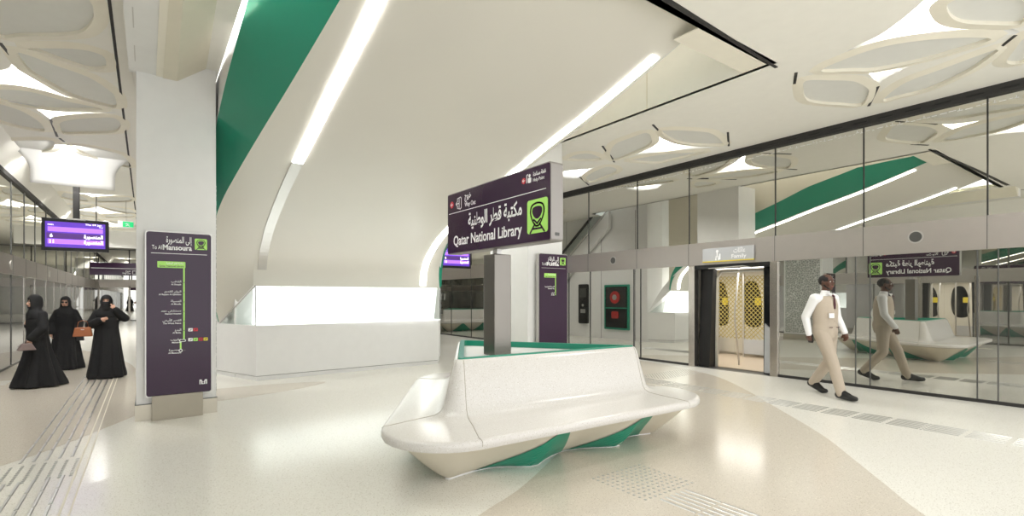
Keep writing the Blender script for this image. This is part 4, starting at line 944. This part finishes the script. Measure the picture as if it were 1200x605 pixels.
# woman with a phone, facing the camera (her left hand is on the image's right)
J = woman_pose(); J.update(ell=(-.31, .03, 1.26), wrl=(-.145, .12, 1.46), elr=(.27, .02, 1.12), wrr=(.085, .20, 1.24),
   handl=((.35, -.1, 1), (.6, -.7, 0), .5, -1), handr=((-1, .1, .25), (0, -1, .2), .4, 1))
_, X3 = woman((-.60, 12.1, 0), PI-.06, .885, 'woman in a black abaya and face veil on the phone, brown bag on her arm', J, True, seed=3, hemamp=.034)
b = MB(); b.X = X3; b.box((-.115, .05, 1.53), (-.103, .12, 1.66)); ph_ = tag(b.build('phone', 'dark', None, bevel=.004), 'mobile phone the veiled woman holds to her ear', 'phone')
b = MB(); b.X = X3; b.box((-.1165, .056, 1.54), (-.115, .114, 1.65)); b.build('phone_back', 'black', ph_)
b = MB(); b.X = X3; b.caps((.20, .09, 1.17), (.13, .165, 1.215), .052, .045); tag(b.build('cuff', 'brown', [o for o in bpy.data.objects if o.get('label', '').startswith('woman in a black abaya and face veil')][0], smooth=True), 'brown sleeve cuff')
bag(X3, (.37, .12, .90), .32, .19, .12, 'bagbrown', 'brown leather handbag hanging from the veiled woman\'s forearm', strap=.14)
# woman with sunglasses, behind
J = woman_pose(); J.update(elr=(.255, -.02, 1.12), wrr=(.25, .08, .88), ell=(-.26, .02, 1.10), wrl=(-.27, .17, .93), handl=((0, .5, -1), (1, 0, 0), 1.2, -1), handr=((0, .1, -1), (-1, 0, 0), .6, 1))
_, X2 = woman((-1.36, 14.0, 0), PI-.1, .87, 'woman in a black abaya with sunglasses walking behind the other two', J, False, sunglasses=True, seed=5, hemamp=.04, stride=.1)
bag(X2, (-.31, .25, .70), .16, .14, .08, 'black', 'small black handbag held by the woman with sunglasses', strap=.06)
# woman walking to the left, side on
J = woman_pose(); J.update(ell=(-.24, .0, 1.12), wrl=(-.17, .17, .92), elr=(.25, -.05, 1.13), wrr=(.14, .13, 1.17), hipl=(-.09, 0, .9), anl=(-.09, -.22, .10), toel=(-.1, -.07, .035), anr=(.09, .22, .09), toer=(.1, .30, .035),
   handr=((-.3, .4, .8), (-.3, -1, 0), .8, 1), handl=((0, .4, -1), (1, 0, 0), 1.0, -1))
_, X1 = woman((-1.47, 11.6, 0), 1.95, .885, 'woman in a flowing black abaya walking left, seen from the side nearest the camera', J, False, lean=(0, .03), stride=.30, seed=8, hemamp=.046)
bag(X1, (-.26, .24, .73), .13, .13, .26, 'baggrey', 'taupe clutch bag carried by the woman walking left', strap=.06)
# ------------------------------------------------------------------ LAMPS that the place has, plus one added for the apron
def area(name, loc, size, energy, rot=(0, 0, 0), parent=None, col=(1, .985, .96), sy=None):
    l = bpy.data.lights.new(name, 'AREA'); l.size = size; l.energy = energy; l.color = col
    if sy: l.shape = 'RECTANGLE'; l.size_y = sy
    o = bpy.data.objects.new(name, l); COL.objects.link(o); o.location = loc; o.rotation_euler = rot
    if parent: o.parent = parent; o.matrix_parent_inverse = parent_world(parent).inverted()
    return o
for (x, y, a) in STARLAMPS:
    area('ceiling_lamp', (x, y, CZ+.19), .25, CEIL_W*min(2.0, max(.7, a))*(1.7 if x < 0 else 1), parent=ceil)
area('apron_fill_lamp', (-1.25, 13.1, 4.42), 
     .12, 9, (math.radians(75), 0, 0), parent=ceil)  # added fill lamp aimed at the left aisle apron to brighten it
# cove lamps beside the vault
area('cove_lamp', (.70, 6.5, 5.0), .1, 160, (0, -PI/2, 0), parent=vault, sy=5)
area('cove_lamp', (6.3, 6.0, 5.2), .1, 9, (0, PI/2, 0), parent=vault, sy=5)
